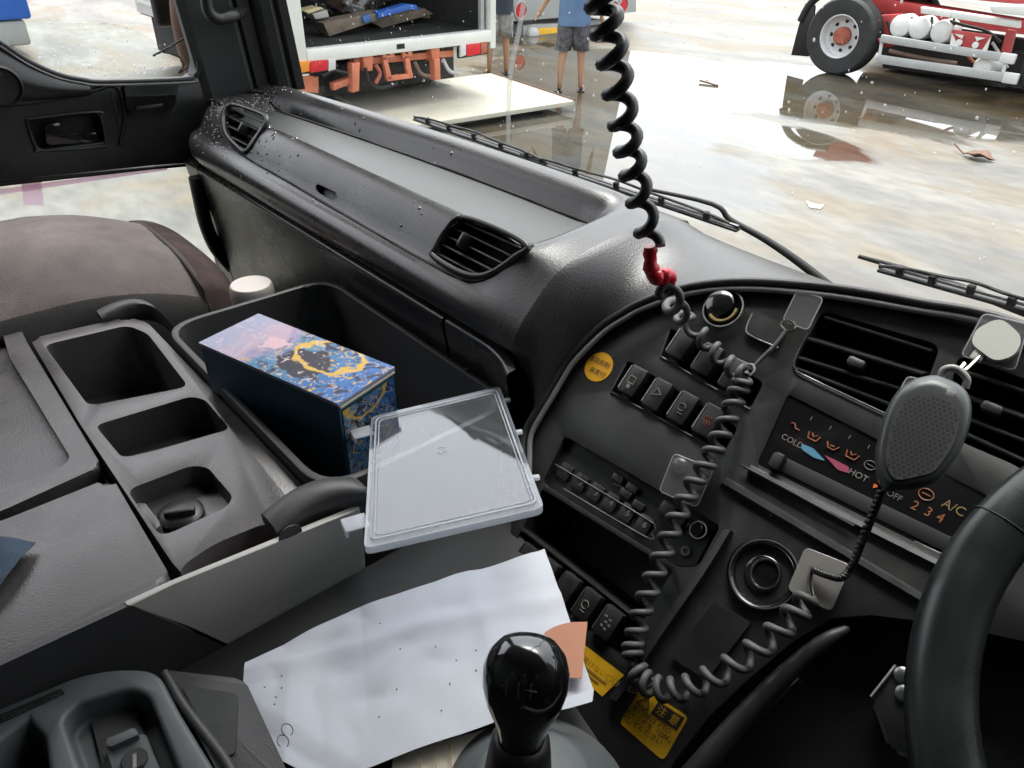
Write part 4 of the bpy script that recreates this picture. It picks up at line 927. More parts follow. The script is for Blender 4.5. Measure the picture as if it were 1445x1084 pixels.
for k in range(3): tube('print_line', [Ph(590+k*22, 1062-k*6, .576), Ph(594+k*22, 1090, .576)], .0005, 'ink_soft', o, 5)

# ================================================================== PRINTED BOX in the bin
HBX = .452
bxt = thing('card_box', Ph(420, 520, HC+.1), 'dark blue cardboard box with colourful printed lid standing in the bin', 'box')
c4 = [Ph(x, y, HBX) for x, y in ((292, 487), (494, 573), (543, 514), (355, 438))]
ln = (c4[1]-c4[0]); cx_ = (c4[0]+c4[2])/2; L_ = ((c4[1]-c4[0]).length+(c4[2]-c4[3]).length)/2; W_ = ((c4[3]-c4[0]).length+(c4[2]-c4[1]).length)/2
lx = ((c4[1]-c4[0])+(c4[2]-c4[3])).normalized(); ly = EZ.cross(lx); tilt = Vector((0, 0, 0))
DEP = .158
def bp_(u, v, z): return cx_+lx*(u*L_/2)+ly*(v*W_/2)+Vector((0, 0, z))
me = bpy.data.meshes.new('lid'); 
bm = bmesh.new(); vsx = [bm.verts.new(bp_(u, v, z)) for z in (0, -.004) for u, v in ((-1, -1), (1, -1), (1, 1), (-1, 1))]
uvl = bm.loops.layers.uv.new('uv'); f = bm.faces.new(vsx[:4])
for lp, uv in zip(f.loops, ((0, 0), (1, 0), (1, .42), (0, .42))): lp[uvl].uv = uv
for a in range(4): bm.faces.new((vsx[a], vsx[a+4], vsx[(a+1) % 4+4], vsx[(a+1) % 4]))
bm.faces.new(vsx[4:][::-1]); bmesh.ops.recalc_face_normals(bm, faces=bm.faces); bm.to_mesh(me); bm.free(); link('printed_lid', me, 'art', bxt, 0)
box('carton', cx_+Vector((0, 0, -DEP/2-.0043)), (L_-.002, W_-.002, DEP), 'box_side', bxt, (lx, ly, EZ), .0012, 2)
# printed end and the pale lid seam
me = bpy.data.meshes.new('end'); bm = bmesh.new(); e0 = [bp_(1, -.9, -.012)+lx*.0004, bp_(1, .9, -.012)+lx*.0004, bp_(1, .9, -.105)+lx*.0004, bp_(1, -.9, -.105)+lx*.0004]
vv_ = [bm.verts.new(p) for p in e0]; f = bm.faces.new(vv_); uvl = bm.loops.layers.uv.new('uv')
for lp, uv in zip(f.loops, ((.45, .3), (.95, .3), (.95, .9), (.45, .9))): lp[uvl].uv = uv
bm.to_mesh(me); bm.free(); link('printed_end', me, 'art', bxt, 0)
box('lid_seam', bp_(1, 0, -.006)+lx*.0006, (.0015, W_*.96, .0022), 'cardboard', bxt, (lx, ly, EZ), 0)

# ================================================================== CLOUDY PLASTIC CASE LID
cl_ = thing('plastic_case_lid', Ph(640, 670, HC), 'cloudy clear plastic case lid lying on the bin rim', 'lid')
q = [Ph(524, 588, .492), Ph(705, 545, .492), Ph(768, 716, .470), Ph(513, 772, .470)]
nL = (q[1]-q[0]).cross(q[2]-q[0]).normalized(); nL = nL if nL.z > 0 else -nL
# nudge every corner to one plane
q[3] = q[3]-nL*((q[3]-q[0]).dot(nL))
qr = rnd(q, .008, 5); cc = sum(q, Vector())/4
top = prism('plate', [p for p in qr], nL*-.0016, 'cloudy', cl_, smooth=40)
def ring_wall(name, pts, h, t, m):
    n = len(pts); rows = [[p, p-nL*h, p+(cc-p).normalized()*t-nL*h, p+(cc-p).normalized()*t-nL*.0018] for p in pts]; rows.append(rows[0])
    bm = bmesh.new(); vr = [[bm.verts.new(x) for x in r] for r in rows[:-1]]
    for i in range(n):
        for j in range(4): bm.faces.new((vr[i][j], vr[i][(j+1) % 4], vr[(i+1) % n][(j+1) % 4], vr[(i+1) % n][j]))
    return link(name, bm_mesh(bm, name), m, cl_, 40)
ring_wall('skirt', qr, .0075, .0018, 'cloudy_edge')
tube('inner_step', [cc+(p-cc)*.93+nL*.0006 for p in qr+qr[:1]], .0011, 'cloudy_edge', cl_, 6)
tube('inner_line', [cc+(p-cc)*.885+nL*.0005 for p in qr+qr[:1]], .0006, 'cloudy_edge', cl_, 6)
tube('moulding_mark', [cc+(q[1]-q[0]).normalized()*(-.004+.005*math.cos(t*2*PI/20))+(q[3]-q[0]).normalized()*(-.012+.005*math.sin(t*2*PI/20))+nL*.0004 for t in range(21)], .0004, 'cloudy_edge', cl_, 5)
ex_, ey_ = (q[1]-q[0]).normalized(), (q[3]-q[0]).normalized()
for p0_, w_ in ((q[0]+(q[3]-q[0])*.10, .020), (q[0]+(q[3]-q[0])*.80, .020)):
    o_ = p0_-ex_*.010-nL*.004; box('clasp', o_, (.022, w_, .0022), 'cloudy_edge', cl_, (ex_, nL.cross(ex_), nL), .0008)
    box('clasp_hook', o_-ex_*.010-nL*.003, (.003, w_, .008), 'cloudy_edge', cl_, (ex_, nL.cross(ex_), nL), .0008)
for t in (.12, .42, .78):
    p0_ = q[1].lerp(q[2], t); d_ = (q[2]-q[1]).normalized(); ou = d_.cross(nL); ou = ou if (p0_-cc).dot(ou) > 0 else -ou
    box('hinge_pin', p0_+ou*.0035-nL*.004, (.008, .006, .004), 'cloudy_edge', cl_, (ou, d_, nL), .001)

# ================================================================== SEAT, BOTTLE, CLOTH
seat = thing('passenger_seat', V(-1.32, .1, 1.1), 'brown-grey fabric passenger seat beside the door', 'seat')
rows = []
for i in range(25):
    y = -.45+.80*i/24
    r = []
    for j in range(25):
        x = -1.535+.375*j/24; u = (j-12)/12
        r.append(V(x, y, .462+.042*abs(u)**3.2+.012*math.sin(PI*i/24)*0 + .05*max(0, (y-.15)/.2)**2 - .03*max(0, (-.1-y)/.3) + .006*noise.noise(Vector((x*9, y*9, 1))) + .003*noise.noise(Vector((x*30, y*14, 4)))))
    r = [V(-1.55, y, .62)]+r+[V(-1.150, y, .515+.05*max(0, (y-.15)/.2)**2)]
    rows.append(r)
grid('cushion', rows, 'fabric', seat, 0, 70)
rows = []
for i in range(25):
    y = -.45+.80*i/24; z0 = .507+.05*max(0, (y-.15)/.2)**2
    rows.append([V(-1.155, y, z0), V(-1.146, y, z0+.012), V(-1.142, y, z0+.05), V(-1.150, y, .64), V(-1.16, y, .72)])
grid('side_panel', rows, 'fabric_side', seat, 0, 70)
tube('piping', spline([V(-1.53, .352, .55), V(-1.45, .352, .520), V(-1.34, .352, .512), V(-1.22, .352, .520), V(-1.158, .352, .556), V(-1.146, .350, .60), V(-1.150, .348, .66)], 40), .0045, 'fabric_side', seat, 8)
rows = []
for i in range(13):
    a = i/12*PI*.62; r = []
    for j in range(19):
        x = -1.535+.385*j/18; u = (j-9)/9; sag = .030*abs(u)**3
        r.append(V(x, .350+.075*math.sin(a)*(1-.25*abs(u)**4), .590+sag-.077*math.cos(a)+ (.10*max(0, a-1.5))))
    rows.append([V(-1.55, r[0].y, .70)]+r+[V(-1.148, r[-1].y-.004, .66), V(-1.155, r[-1].y-.01, .72)])
grid('front_bolster', rows, 'fabric_front', seat, 0, 70)
box('seat_base', V(-1.35, -.03, .83), (.36, .7, .30), 'black', seat, bev=.02)
bt = thing('bottle', V(-1.09, .50, .75), 'squat bottle with an off-white ribbed cap between seat and bin', 'bottle')
bp0 = Ph(354, 402, .53)
lathe('cap', bp0-EZ*.012, EZ, [(.034, -.020), (.0345, -.004), (.0335, .010), (.031, .014), (.012, .0145), (.0001, .0145)], 'cap', bt, 40)
lathe('body', bp0-EZ*.14, EZ, [(.046, -.06), (.046, .06), (.042, .085), (.032, .105), (.030, .115), (.0001, .116)], 'bottle', bt, 32)
cb = sheet('denim_rag', [(-40, 760), (10, 758), (49, 762)], [(-50, 850), (-10, 838), (22, 800)], .505, 'blue_cloth', 'frayed blue cloth lying on the padded lid', 'cloth', .006, 9, 14, 12)

# ================================================================== STEERING WHEEL
wl_ = thing('steering_wheel', V(.165, .505, .385), 'dark green-black steering wheel rim at the right edge', 'steering wheel')
wc = V(.148, .505, .385); wa = math.radians(36.1); wu = Vector((0, math.cos(wa), math.sin(wa))); wnm = EX.cross(wu)
M['wheel'] = mat('wheel_vinyl', (.013, .017, .015), .30, bump=('n', 900, .1), var=.2, vscale=20, rvar=.06)
rows = []
for i in range(97):
    t = 2*PI*i/96; rd = EX*math.cos(t)+wu*math.sin(t)
    rows.append([wc+rd*(.213+.022*math.cos(p))+wnm*(.0165*math.sin(p)) for p in [2*PI*k/18 for k in range(18)]])
bm = bmesh.new(); vr = [[bm.verts.new(p) for p in r] for r in rows[:-1]]
for i in range(96):
    for k in range(18): bm.faces.new((vr[i][k], vr[i][(k+1) % 18], vr[(i+1) % 96][(k+1) % 18], vr[(i+1) % 96][k]))
link('rim', bm_mesh(bm, 'rim'), 'wheel', wl_, 80)
lathe('hub', wc-wnm*.045, wnm, [(.085, -.02), (.088, .0), (.080, .018), (.05, .026), (.0001, .028)], 'wheel', wl_, 36)
for ang in (168, 12, 235, 305):
    t = math.radians(ang); rd = EX*math.cos(t)+wu*math.sin(t); tg = rd.cross(wnm)
    rows = [[wc+rd*r+tg*(w*s)+wnm*(d+q) for s, q in ((-1, -.006), (1, -.006), (1, .004), (.6, .008), (-.6, .008), (-1, .004))] for r, w, d in ((.06, .030, -.04), (.10, .024, -.032), (.15, .020, -.016), (.180, .024, -.006), (.205, .032, -.002))]
    grid('spoke', rows, 'wheel', wl_, 0, 50, closed=True)
t = math.radians(173); rd = EX*math.cos(t)+wu*math.sin(t)
tube('grip_seam', [wc+rd*(.213+.0222*math.cos(p))+wnm*(.0167*math.sin(p)) for p in [2*PI*k/24 for k in range(25)]], .0006, 'black', wl_, 5)
tube('column', [wc-wnm*.05, wc-wnm*.42], .055, 'panel_smooth', wl_, 24)
# column switch bracket
cs = thing('column_bracket', PD(1290, 1000, .80), 'small dark bracket with two screws behind the steering wheel', 'bracket')
cq = [PN(x, y, -.012) for x, y in ((1267, 937), (1330, 972), (1310, 1080), (1255, 1060), (1228, 985))]
prism('plate', rnd(cq, .006), -PNRM*.03, 'panel_smooth', cs, .003)
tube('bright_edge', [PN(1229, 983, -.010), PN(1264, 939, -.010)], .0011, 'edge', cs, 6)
for x, y in ((1274, 953), (1276, 979)): lathe('screw', PN(x, y, -.012), PNRM, [(.007, 0), (.0065, .003), (.004, .0045), (.0001, .0045)], 'screw', cs, 16)

# ================================================================== ADHESIVE HOOKS
def hook(pts, label, kind, w=.003, r=.005):
    c = sum((PN(x, y, w) for x, y in pts), Vector())/len(pts)
    h_ = thing('adhesive_hook', c, label, 'hook', 'adhesive hook plates on the dashboard')
    prism('plate', rnd([PN(x, y, w) for x, y in pts], r), PNRM*.0016, 'clear', h_, smooth=0)
    tube('plate_edge', rnd([PN(x, y, w+.0008) for x, y in pts], r)+[rnd([PN(x, y, w+.0008) for x, y in pts], r)[0]], .0006, 'cloudy_edge', h_, 5)
    return h_, c
h1, c = hook([(951, 640), (1007, 662), (983, 716), (930, 693)], 'clear square hook plate on the radio with coiled cord across it', 1)
lathe('hook_boss', PN(960, 657, .004), PNRM, [(.008, 0), (.008, .003), (.005, .006), (.0001, .0065)], 'clear', h1, 20)
h2, c = hook([(1137, 773), (1200, 798), (1172, 863), (1112, 832)], 'opaque grey square hook plate beside the lighter socket', 2, .005)
for ob in h2.children: 
    if ob.name.startswith('plate') and 'edge' not in ob.name: ob.data.materials[0] = mat('hook_plate_grey', (.17, .16, .145), .5, var=.12, vscale=40)
tube('hook_wire', spline([PN(x, y, .012) for x, y in ((1146, 800), (1143, 820), (1147, 848))], 10), .0026, 'metal', h2, 8)
h3, c = hook([(1125, 410), (1162, 421), (1140, 466), (1104, 452)], 'clear hook plate high on the panel holding a string', 3, .006)
tube('hook_ring', [PN(1112, 460, .012)+EX*.0075*math.cos(t*2*PI/20)+PV*.005*math.sin(t*2*PI/20) for t in range(21)], .0016, 'metal', h3, 6)
tube('string', spline([PN(x, y, .014) for x, y in ((1110, 466), (1095, 486), (1075, 506), (1060, 522))], 20), .0022, 'cord_dusty', h3, 8)
tube('string_loop', [PN(1056, 522, .016)+EX*.006*math.cos(t*2*PI/20)+PV*.006*math.sin(t*2*PI/20) for t in range(21)], .0014, 'edge', h3, 6)
h4, c = hook([(1388, 442), (1452, 458), (1432, 523), (1356, 502)], 'clear hook plate with a white rounded square holding the microphone', 4, .012)
wq = [(1412, 453), (1444, 482), (1432, 508), (1404, 516), (1370, 490), (1378, 470)]
prism('white_pad', rnd([PN(x, y, .014) for x, y in wq], .010), PNRM*.009, 'hook_white', h4, .003, 3)
box('pad_neck', PN(1380, 503, .018), (.010, .010, .006), 'hook_white', h4, (EX, PV, PNRM), .002)
tube('hook_wire', [PN(1383, 503, .020), PN(1362, 523, .030)], .0016, 'metal', h4, 8)
tube('hook_wire_short', [PN(1361, 513, .026), PN(1350, 526, .030)], .0018, 'metal', h4, 8)
h5, c = hook([(1281, 530), (1310, 540), (1290, 590), (1256, 578)], 'clear hook plate half hidden behind the microphone', 5, .006)
h6, c = hook([(905, 940), (925, 962), (898, 980), (868, 968)], 'small clear hook plate between the two yellow stickers', 6, .003)

# ================================================================== MICROPHONE
mic = thing('hand_microphone', PD(1300, 612, .60), 'grey hand microphone with perforated grille hanging before the vents', 'microphone')
mo = PD(1303, 610, .60); mu = (PD(1345, 540, .612)-PD(1268, 690, .588)).normalized(); mv = (CAM-mo).normalized(); mv = (mv*.75+PNRM*.25).normalized()
mr = mu.cross(mv).normalized(); mv = mr.cross(mu).normalized()
def mic_rc(pxs, w):
    o_ = mo+mv*w; return [plane_pt(x, y, o_, mv) for x, y in pxs]
out = [(1292, 534), (1322, 530), (1358, 546), (1371, 572), (1366, 610), (1344, 655), (1312, 686), (1262, 694), (1245, 690), (1235, 660), (1237, 625), (1250, 580), (1268, 550)]
mc = (sum(p[0] for p in out)/len(out), sum(p[1] for p in out)/len(out))
shr = lambda k: [(mc[0]+(x-mc[0])*k, mc[1]+(y-mc[1])*k) for x, y in out]
layers = [(.80, -.022), (.95, -.016), (1.0, -.006), (1.0, .002), (.965, .008), (.90, .0115), (.80, .0125)]
rows = [spline(mic_rc(shr(k), w)+mic_rc(shr(k), w)[:1], 52)[:-1] for k, w in layers]
mb_ = grid('shell', rows, 'mic', mic, 0, 60, closed=True)
gp = [(1290, 551), (1340, 562), (1357, 585), (1345, 630), (1318, 668), (1262, 680), (1248, 655), (1256, 600), (1270, 568)]
gf = prism('grille', rnd(mic_rc(gp, .0118), .006), mv*.0016, 'mic_face', mic, .0006)
bm = bmesh.new(); g3 = mic_rc(gp, .0136); xs2 = [(p-mo).dot(mr) for p in g3]; ys2 = [(p-mo).dot(mu) for p in g3]
def inside(x, y):
    c_ = False
    for k in range(len(xs2)):
        if (ys2[k] > y) != (ys2[k-1] > y) and x < (xs2[k-1]-xs2[k])*(y-ys2[k])/(ys2[k-1]-ys2[k])+xs2[k]: c_ = not c_
    return c_
stp = .0034; ny_ = int((max(ys2)-min(ys2))/(stp*.87))+2; nx_ = int((max(xs2)-min(xs2))/stp)+2
for j in range(ny_):
    for i in range(nx_):
        x = min(xs2)+i*stp+(j % 2)*stp/2; y = min(ys2)+j*stp*.87
        if all(inside(x+dx, y+dy) for dx, dy in ((.002, 0), (-.002, 0), (0, .002), (0, -.002))):
            c_ = mo+mr*x+mu*y+mv*.01355; k = 6
            bm.faces.new([bm.verts.new(c_+mr*.00125*math.cos(2*PI*a/k)+mu*.00125*math.sin(2*PI*a/k)) for a in range(k)])
o = link('grille_holes', bm_mesh(bm, 'holes'), 'black', mic, 0); o['kind'] = 'stuff'
box('badge_slot', mic_rc([(1341, 556)], .0122)[0], (.006, .0045, .001), 'edge', mic, (mr, mu, mv), .0005)
tube('hanger_ring', spline([PD(x, y, .625) for x, y in ((1327, 534), (1332, 522), (1348, 520), (1364, 534), (1362, 548))], 20), .0026, 'edge', mic, 8)
tw = spline([PD(1246, 688, .60), PD(1232, 724, .615), PD(1216, 764, .64), PN(1203, 797, .022), PN(1188, 815, .018), PN(1168, 812, .016), PN(1147, 804, .014)], 60)
tube('lead', helix(tw, .0016, 16, 10, 0, False), .0019, 'cord', mic, 8); tube('lead_strand', helix(tw, .0016, 16, 10, PI, False), .0019, 'cord', mic, 8)

# ================================================================== COILED CORDS
cc1 = thing('coiled_cord', PN(1045, 530, .02), 'long black coiled cord hanging from above with red tape', 'cord')
p1 = [PD(842, -55, .50), PD(852, 15, .50), PD(868, 100, .51), PD(883, 190, .53), PD(898, 262, .55), PD(919, 348, .585)]
tube('hanging_coil', helix(p1, lambda t: .0078-.0008*t, 10.4, 18, 1.0, False), .0041, 'cord', cc1, 8)
tp = [PD(917, 348, .585), PD(919, 378, .592), PD(928, 392, .595), PD(944, 388, .60), PD(946, 402, .605)]
tube('red_tape_wrap', [p+Vector((rp.uniform(-1, 1), rp.uniform(-1, 1), rp.uniform(-1, 1)))*.0006 for p in spline(tp, 22)], lambda t: .0046+.0016*math.sin(PI*t*1.1)+.0007*math.sin(t*31), 'red_tape', cc1, 10)
p2 = [PD(941, 402, .606), PD(948, 425, .62), PN(965, 448, .030), PN(988, 472, .022), PN(1012, 500, .020), PN(1040, 524, .020), PN(1052, 530, .020)]
tube('panel_coil', helix(p2, .0074, 8.2, 18, 2.2), .0035, 'cord_dusty', cc1, 8)
p3 = [PN(1052, 530, .020), PN(1040, 556, .016), PN(1022, 602, .016), PN(1002, 645, .018), PN(975, 690, .018), PN(950, 742, .016), PN(928, 800, .015), PN(908, 855, .015), PN(894, 905, .014), PN(892, 932, .014)]
tube('stretched_coil', helix(p3, .0076, 18.5, 18, .5), .0035, 'cord_dusty', cc1, 8)
p4 = [PN(893, 934, .014), PN(905, 958, .014), PN(930, 972, .014), PN(962, 972, .014), PN(1000, 958, .016), PN(1045, 932, .018), PN(1090, 898, .020), PN(1125, 862, .018), PN(1146, 840, .014)]
tube('lower_coil', helix(p4, .0088, 11.5, 18, 2.0), .0036, 'cord_dusty', cc1, 8)

# ================================================================== WIPERS and MARKER POLE (outside the windscreen)
def WS(x, y, off=.03):      # on the windscreen plane, a little outside
    o_ = V(0, .86+off, .38); return plane_pt(x, y, o_, wn_)
def wiper(blade, arm_, label):
    a, b = blade; t = thing('wiper', WS(*a), label, 'wiper')
    pa, pb_ = WS(*a), WS(*b); d = (pb_-pa).normalized(); n2 = wn_.cross(d)
    bm = bmesh.new(); add_box(bm, (pa+pb_)/2, ((pb_-pa).length, .004, .010), (d, n2, wn_), .001); link('rubber_blade', bm_mesh(bm, 'blade'), 'rubber', t)
    tube('spring_strip', [pa+n2*.006*(-1 if n2.z < 0 else 1), pb_+n2*.006*(-1 if n2.z < 0 else 1)], .002, 'screw', t, 6)
    L = (pb_-pa).length; up_ = n2 if n2.z > 0 else -n2
    fr_ = spline([pa+up_*.004, pa+d*L*.12+up_*.010, pa+d*L*.35+up_*.013, pa+d*L*.5+up_*.016, pa+d*L*.65+up_*.013, pa+d*L*.88+up_*.010, pb_+up_*.004], 30)
    tube('frame_bow', fr_, .0022, 'black', t, 6)
    for k in (.12, .3, .5, .7, .88): box('claw', pa+d*L*k+up_*.006, (.008, .012, .008), 'black', t, (d, n2, wn_), .001, 1)
    tube('arm', spline([WS(x, y, .045) for x, y in arm_], 20), lambda s: .0028+.004*s, 'black', t, 8)
    return t
wiper(((585, 168), (770, 232)), ((640, 186), (720, 215), (800, 250)), 'black windscreen wiper blade at the passenger end of the glass')
wiper(((735, 222), (1042, 325)), ((905, 265), (1005, 288), (1030, 310), (1080, 338), (1130, 372), (1190, 420)), 'black windscreen wiper with bent arm behind the hanging cord')
wiper(((1240, 380), (1520, 458)), ((1212, 362), (1270, 378), (1340, 400), (1445, 440), (1520, 466)), 'black windscreen wiper at the driver end of the glass')
mp_ = thing('marker_pole', PY(717, 240, 1.02), 'thin clear marker pole standing at the front corner', 'pole')
tube('rod', spline([PY(717, 250, 1.02), PY(719, 120, 1.02), PY(733, 40, 1.02), PY(745, -30, 1.02)], 20), .0045, 'pole', mp_, 8)
tube('rod_base', [PY(717, 262, 1.02), PY(717, 246, 1.02)], .008, 'rubber', mp_, 8)
lathe('tip', PY(746, -36, 1.02), EZ, [(.004, 0), (.012, .01), (.012, .02), (.0001, .032)], 'cap', mp_, 12)

# ================================================================== WHITE BOX TRUCK with tail lift
TX = -7.45
tr = thing('box_truck', PX(560, 100, TX), 'white box truck seen from the rear with open cargo box and orange lift frame', 'truck')
def RP(x, y, dx=0): return PX(x, y, TX+dx)
def rear(name, L, m, depth=.06, dx=0, bev=0, par=None): return prism(name, [RP(x, y, dx) for x, y in L], Vector((-depth, 0, 0)), m, par or tr, bev)
yl, yr = RP(425, 70).y-.07, RP(697, 40).y; zf = RP(560, 62).z; zf0 = RP(560, 73).z
BACK_, TOP_ = TX-4.6, 2.95
def bx(name, x0, x1, y0, y1, z0, z1, m, par=None, bev=.004): return box(name, ((x0+x1)/2, (y0+y1)/2, (z0+z1)/2), (abs(x1-x0), abs(y1-y0), abs(z1-z0)), m, par or tr, bev=bev)
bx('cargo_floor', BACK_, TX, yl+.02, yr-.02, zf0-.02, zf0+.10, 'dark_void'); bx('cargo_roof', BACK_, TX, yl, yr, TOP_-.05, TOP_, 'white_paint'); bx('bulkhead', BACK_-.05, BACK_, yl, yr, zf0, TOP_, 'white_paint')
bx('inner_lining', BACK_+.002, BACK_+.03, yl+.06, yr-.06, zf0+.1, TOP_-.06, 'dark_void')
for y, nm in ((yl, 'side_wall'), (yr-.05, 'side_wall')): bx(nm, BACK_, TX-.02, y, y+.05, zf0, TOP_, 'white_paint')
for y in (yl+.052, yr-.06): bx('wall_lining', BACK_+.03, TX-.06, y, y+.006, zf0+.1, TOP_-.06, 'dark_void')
for k in range(16): bx('wall_rib', BACK_, TX-.12, yl-.02, yl, zf0+.12+k*.13, zf0+.17+k*.13, 'white_paint', bev=.006)
bx('corner_post', TX-.10, TX+.03, yl-.02, yl+.11, zf0-.12, TOP_, 'white_paint'); bx('corner_post', TX-.08, TX+.03, yr-.075, yr+.005, zf0-.08, TOP_, 'white_paint')
bx('inner_post', TX-.10, TX-.04, yr-.16, yr-.11, zf0+.1, TOP_-.06, 'guard')
bx('rear_sill', TX-.10, TX+.045, yl+.11, yr-.075, RP(560, 74).z, RP(560, 56).z, 'white_paint', bev=.012)
bx('sill_notch', TX+.03, TX+.05, RP(562, 65).y-.05, RP(562, 65).y+.05, zf-.045, zf+.005, 'black', bev=0)
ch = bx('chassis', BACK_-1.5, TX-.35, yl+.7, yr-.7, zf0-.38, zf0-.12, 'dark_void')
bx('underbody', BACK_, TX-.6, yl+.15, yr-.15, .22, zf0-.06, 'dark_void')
for x0, x1, y0, y1 in ((511, 527, 72, 101), (607, 621, 60, 88)): rear('lift_bracket', [(x0, y0+2), (x1, y0), (x1-1, y1-1), (x0+4, y1)], 'orange', .12, .02, .006)
rear('lift_beam', [(500, 83), (640, 71), (640, 80), (500, 93)], 'orange', .10, -.05, .006)
rear('lift_plate', [(540, 72), (556, 71), (557, 81), (541, 82)], 'orange', .05, .03, .004); rear('lift_plate', [(568, 70), (582, 69), (582, 79), (569, 80)], 'orange', .05, .03, .004)
for x, y in ((548, 76), (575, 74)): lathe('pin_hole', RP(x, y, .035), EX, [(.02, 0), (.02, .004), (.0001, .004)], 'black', tr, 10)
for L in ([(541, 85), (547, 85), (554, 112), (547, 114)], [(572, 83), (578, 82), (583, 109), (577, 110)], [(547, 108), (583, 104), (583, 110), (548, 115)]): rear('step_frame', L, 'orange', .05, .04, .004)
rear('lift_leg', [(497, 90), (508, 88), (507, 128), (498, 131)], 'orange', .10, .05, .006); rear('lift_leg', [(613, 84), (621, 83), (622, 112), (614, 114)], 'orange', .10, .05, .006)
rear('lift_cylinder', [(470, 118), (500, 108), (502, 116), (472, 128)], 'orange', .08, .0, .006)
rear('mud_wing', [(402, 80), (424, 84), (424, 106), (450, 108), (450, 132), (408, 128)], 'orange', .25, -.02, .01)
rear('light_stub', [(476, 76), (500, 74), (500, 80), (476, 83)], 'orange', .05, .0, .003); rear('light_stub', [(630, 61), (648, 60), (648, 65), (630, 66)], 'orange', .05, .0, .003)
def lamp(segs, dx=.05):
    l0 = rear('tail_lamp', [(segs[0][0]-1, segs[0][2]-1), (segs[-1][1]+1, segs[-1][3]-1), (segs[-1][1]+1, segs[-1][3]+17), (segs[0][0]-1, segs[0][2]+19)], 'dark_void', .06, dx-.02, .004)
    for x0, x1, ya, yb, m in segs: rear('lens', [(x0, ya), (x1, yb), (x1, yb+15), (x0, ya+17)], m, .03, dx, .006, l0)
lamp([(423, 437, 87, 86, 'tail_amber'), (438, 463, 86, 84, 'tail_red'), (464, 474, 84, 83, 'tail_clear')]); lamp([(650, 658, 64, 63, 'tail_clear'), (659, 678, 63, 61, 'tail_red'), (679, 688, 60, 59, 'rust')])
for y in (yl+.35, yr-.35):
    wt = lathe('wheel', Vector((TX-1.25, y, .40)), EY, [(.0001, -.14), (.25, -.14), (.38, -.15), (.40, -.10), (.40, .10), (.38, .15), (.25, .14), (.0001, .14)], 'tyre', tr, 30)
# cargo in the box
cg = thing('plank_stack', RP(530, 45, -.5), 'weathered planks lying in the truck box', 'planks')
def cargo(name, L, m, dx, dep, par): return prism(name, [RP(x, y, dx) for x, y in L], Vector((-dep, 0, 0)), m, par, .01)
cargo('plank', [(456, 33), (540, 17), (560, 20), (465, 52)], 'plank', -.6, .25, cg); cargo('plank', [(520, 30), (600, 12), (612, 20), (540, 40)], 'plank', -.9, .25, cg)
cargo('plank', [(590, 14), (650, 22), (655, 28), (592, 26)], 'plank', -1.2, .3, cg)
bb = thing('blue_board', RP(560, 20, -.6), 'bright blue board on top of the planks in the truck', 'board'); cargo('board', [(533, 18), (575, 6), (588, 7), (592, 14), (585, 15), (578, 12), (535, 27)], 'blue_tarp', -.55, .12, bb)
cargo('board_end', [(512, 24), (522, 20), (525, 30), (514, 33)], 'plank_blue', -.56, .06, bb)
cw = thing('cream_bundle', RP(450, 20, -.8), 'cream wrapped bundle at the edge of the truck box', 'bundle'); cargo('wrap', [(429, 16), (452, 10), (458, 12), (436, 20)], 'cream', -.7, .2, cw); cargo('wrap', [(441, 20), (462, 14), (465, 24), (446, 28)], 'hook_white', -.7, .25, cw)
cs_ = thing('scrap_heap', RP(560, 50, -2), 'dark scrap heaped at the back of the truck box', 'scrap')
for k in range(26):
    x, y = rp.uniform(440, 670), rp.uniform(-10, 50); q_ = Vector((rp.uniform(-1, 1), rp.uniform(-1, 1), rp.uniform(-.6, .6))).normalized(); q2 = q_.orthogonal().normalized()
    c_ = RP(x, y, -rp.uniform(1.4, 3.4)); c_.y = min(max(c_.y, yl+.45), yr-.45)
    if c_.z < zf0+.25: c_.z = zf0+.3
    box('scrap_piece', c_, (rp.uniform(.2, .8), rp.uniform(.05, .2), rp.uniform(.02, .1)), rp.choice(('dark_void', 'brown', 'plank', 'guard', 'dark_void')), cs_, (q_, q2, q_.cross(q2)), .01, 1)
# tail lift platform
PZ = .13
pf = thing('lift_platform', Pz(650, 140, PZ), 'pale cream tail lift platform lowered behind the truck', 'platform')
pq = [Pz(x, y, PZ) for x, y in ((811, 142), (693, 103), (470, 131), (560, 180))]
prism('deck', pq, Vector((0, 0, -.05)), 'deck', pf, .012)
tube('deck_lip', [pq[0]+Vector((0, 0, .006)), pq[1]+Vector((0, 0, .006))], .012, 'brown', pf, 6)
bx('underframe', pq[1].x+.3, pq[0].x-.25, pq[3].y+.2, pq[0].y-.25, .02, .079, 'dark_void', pf)

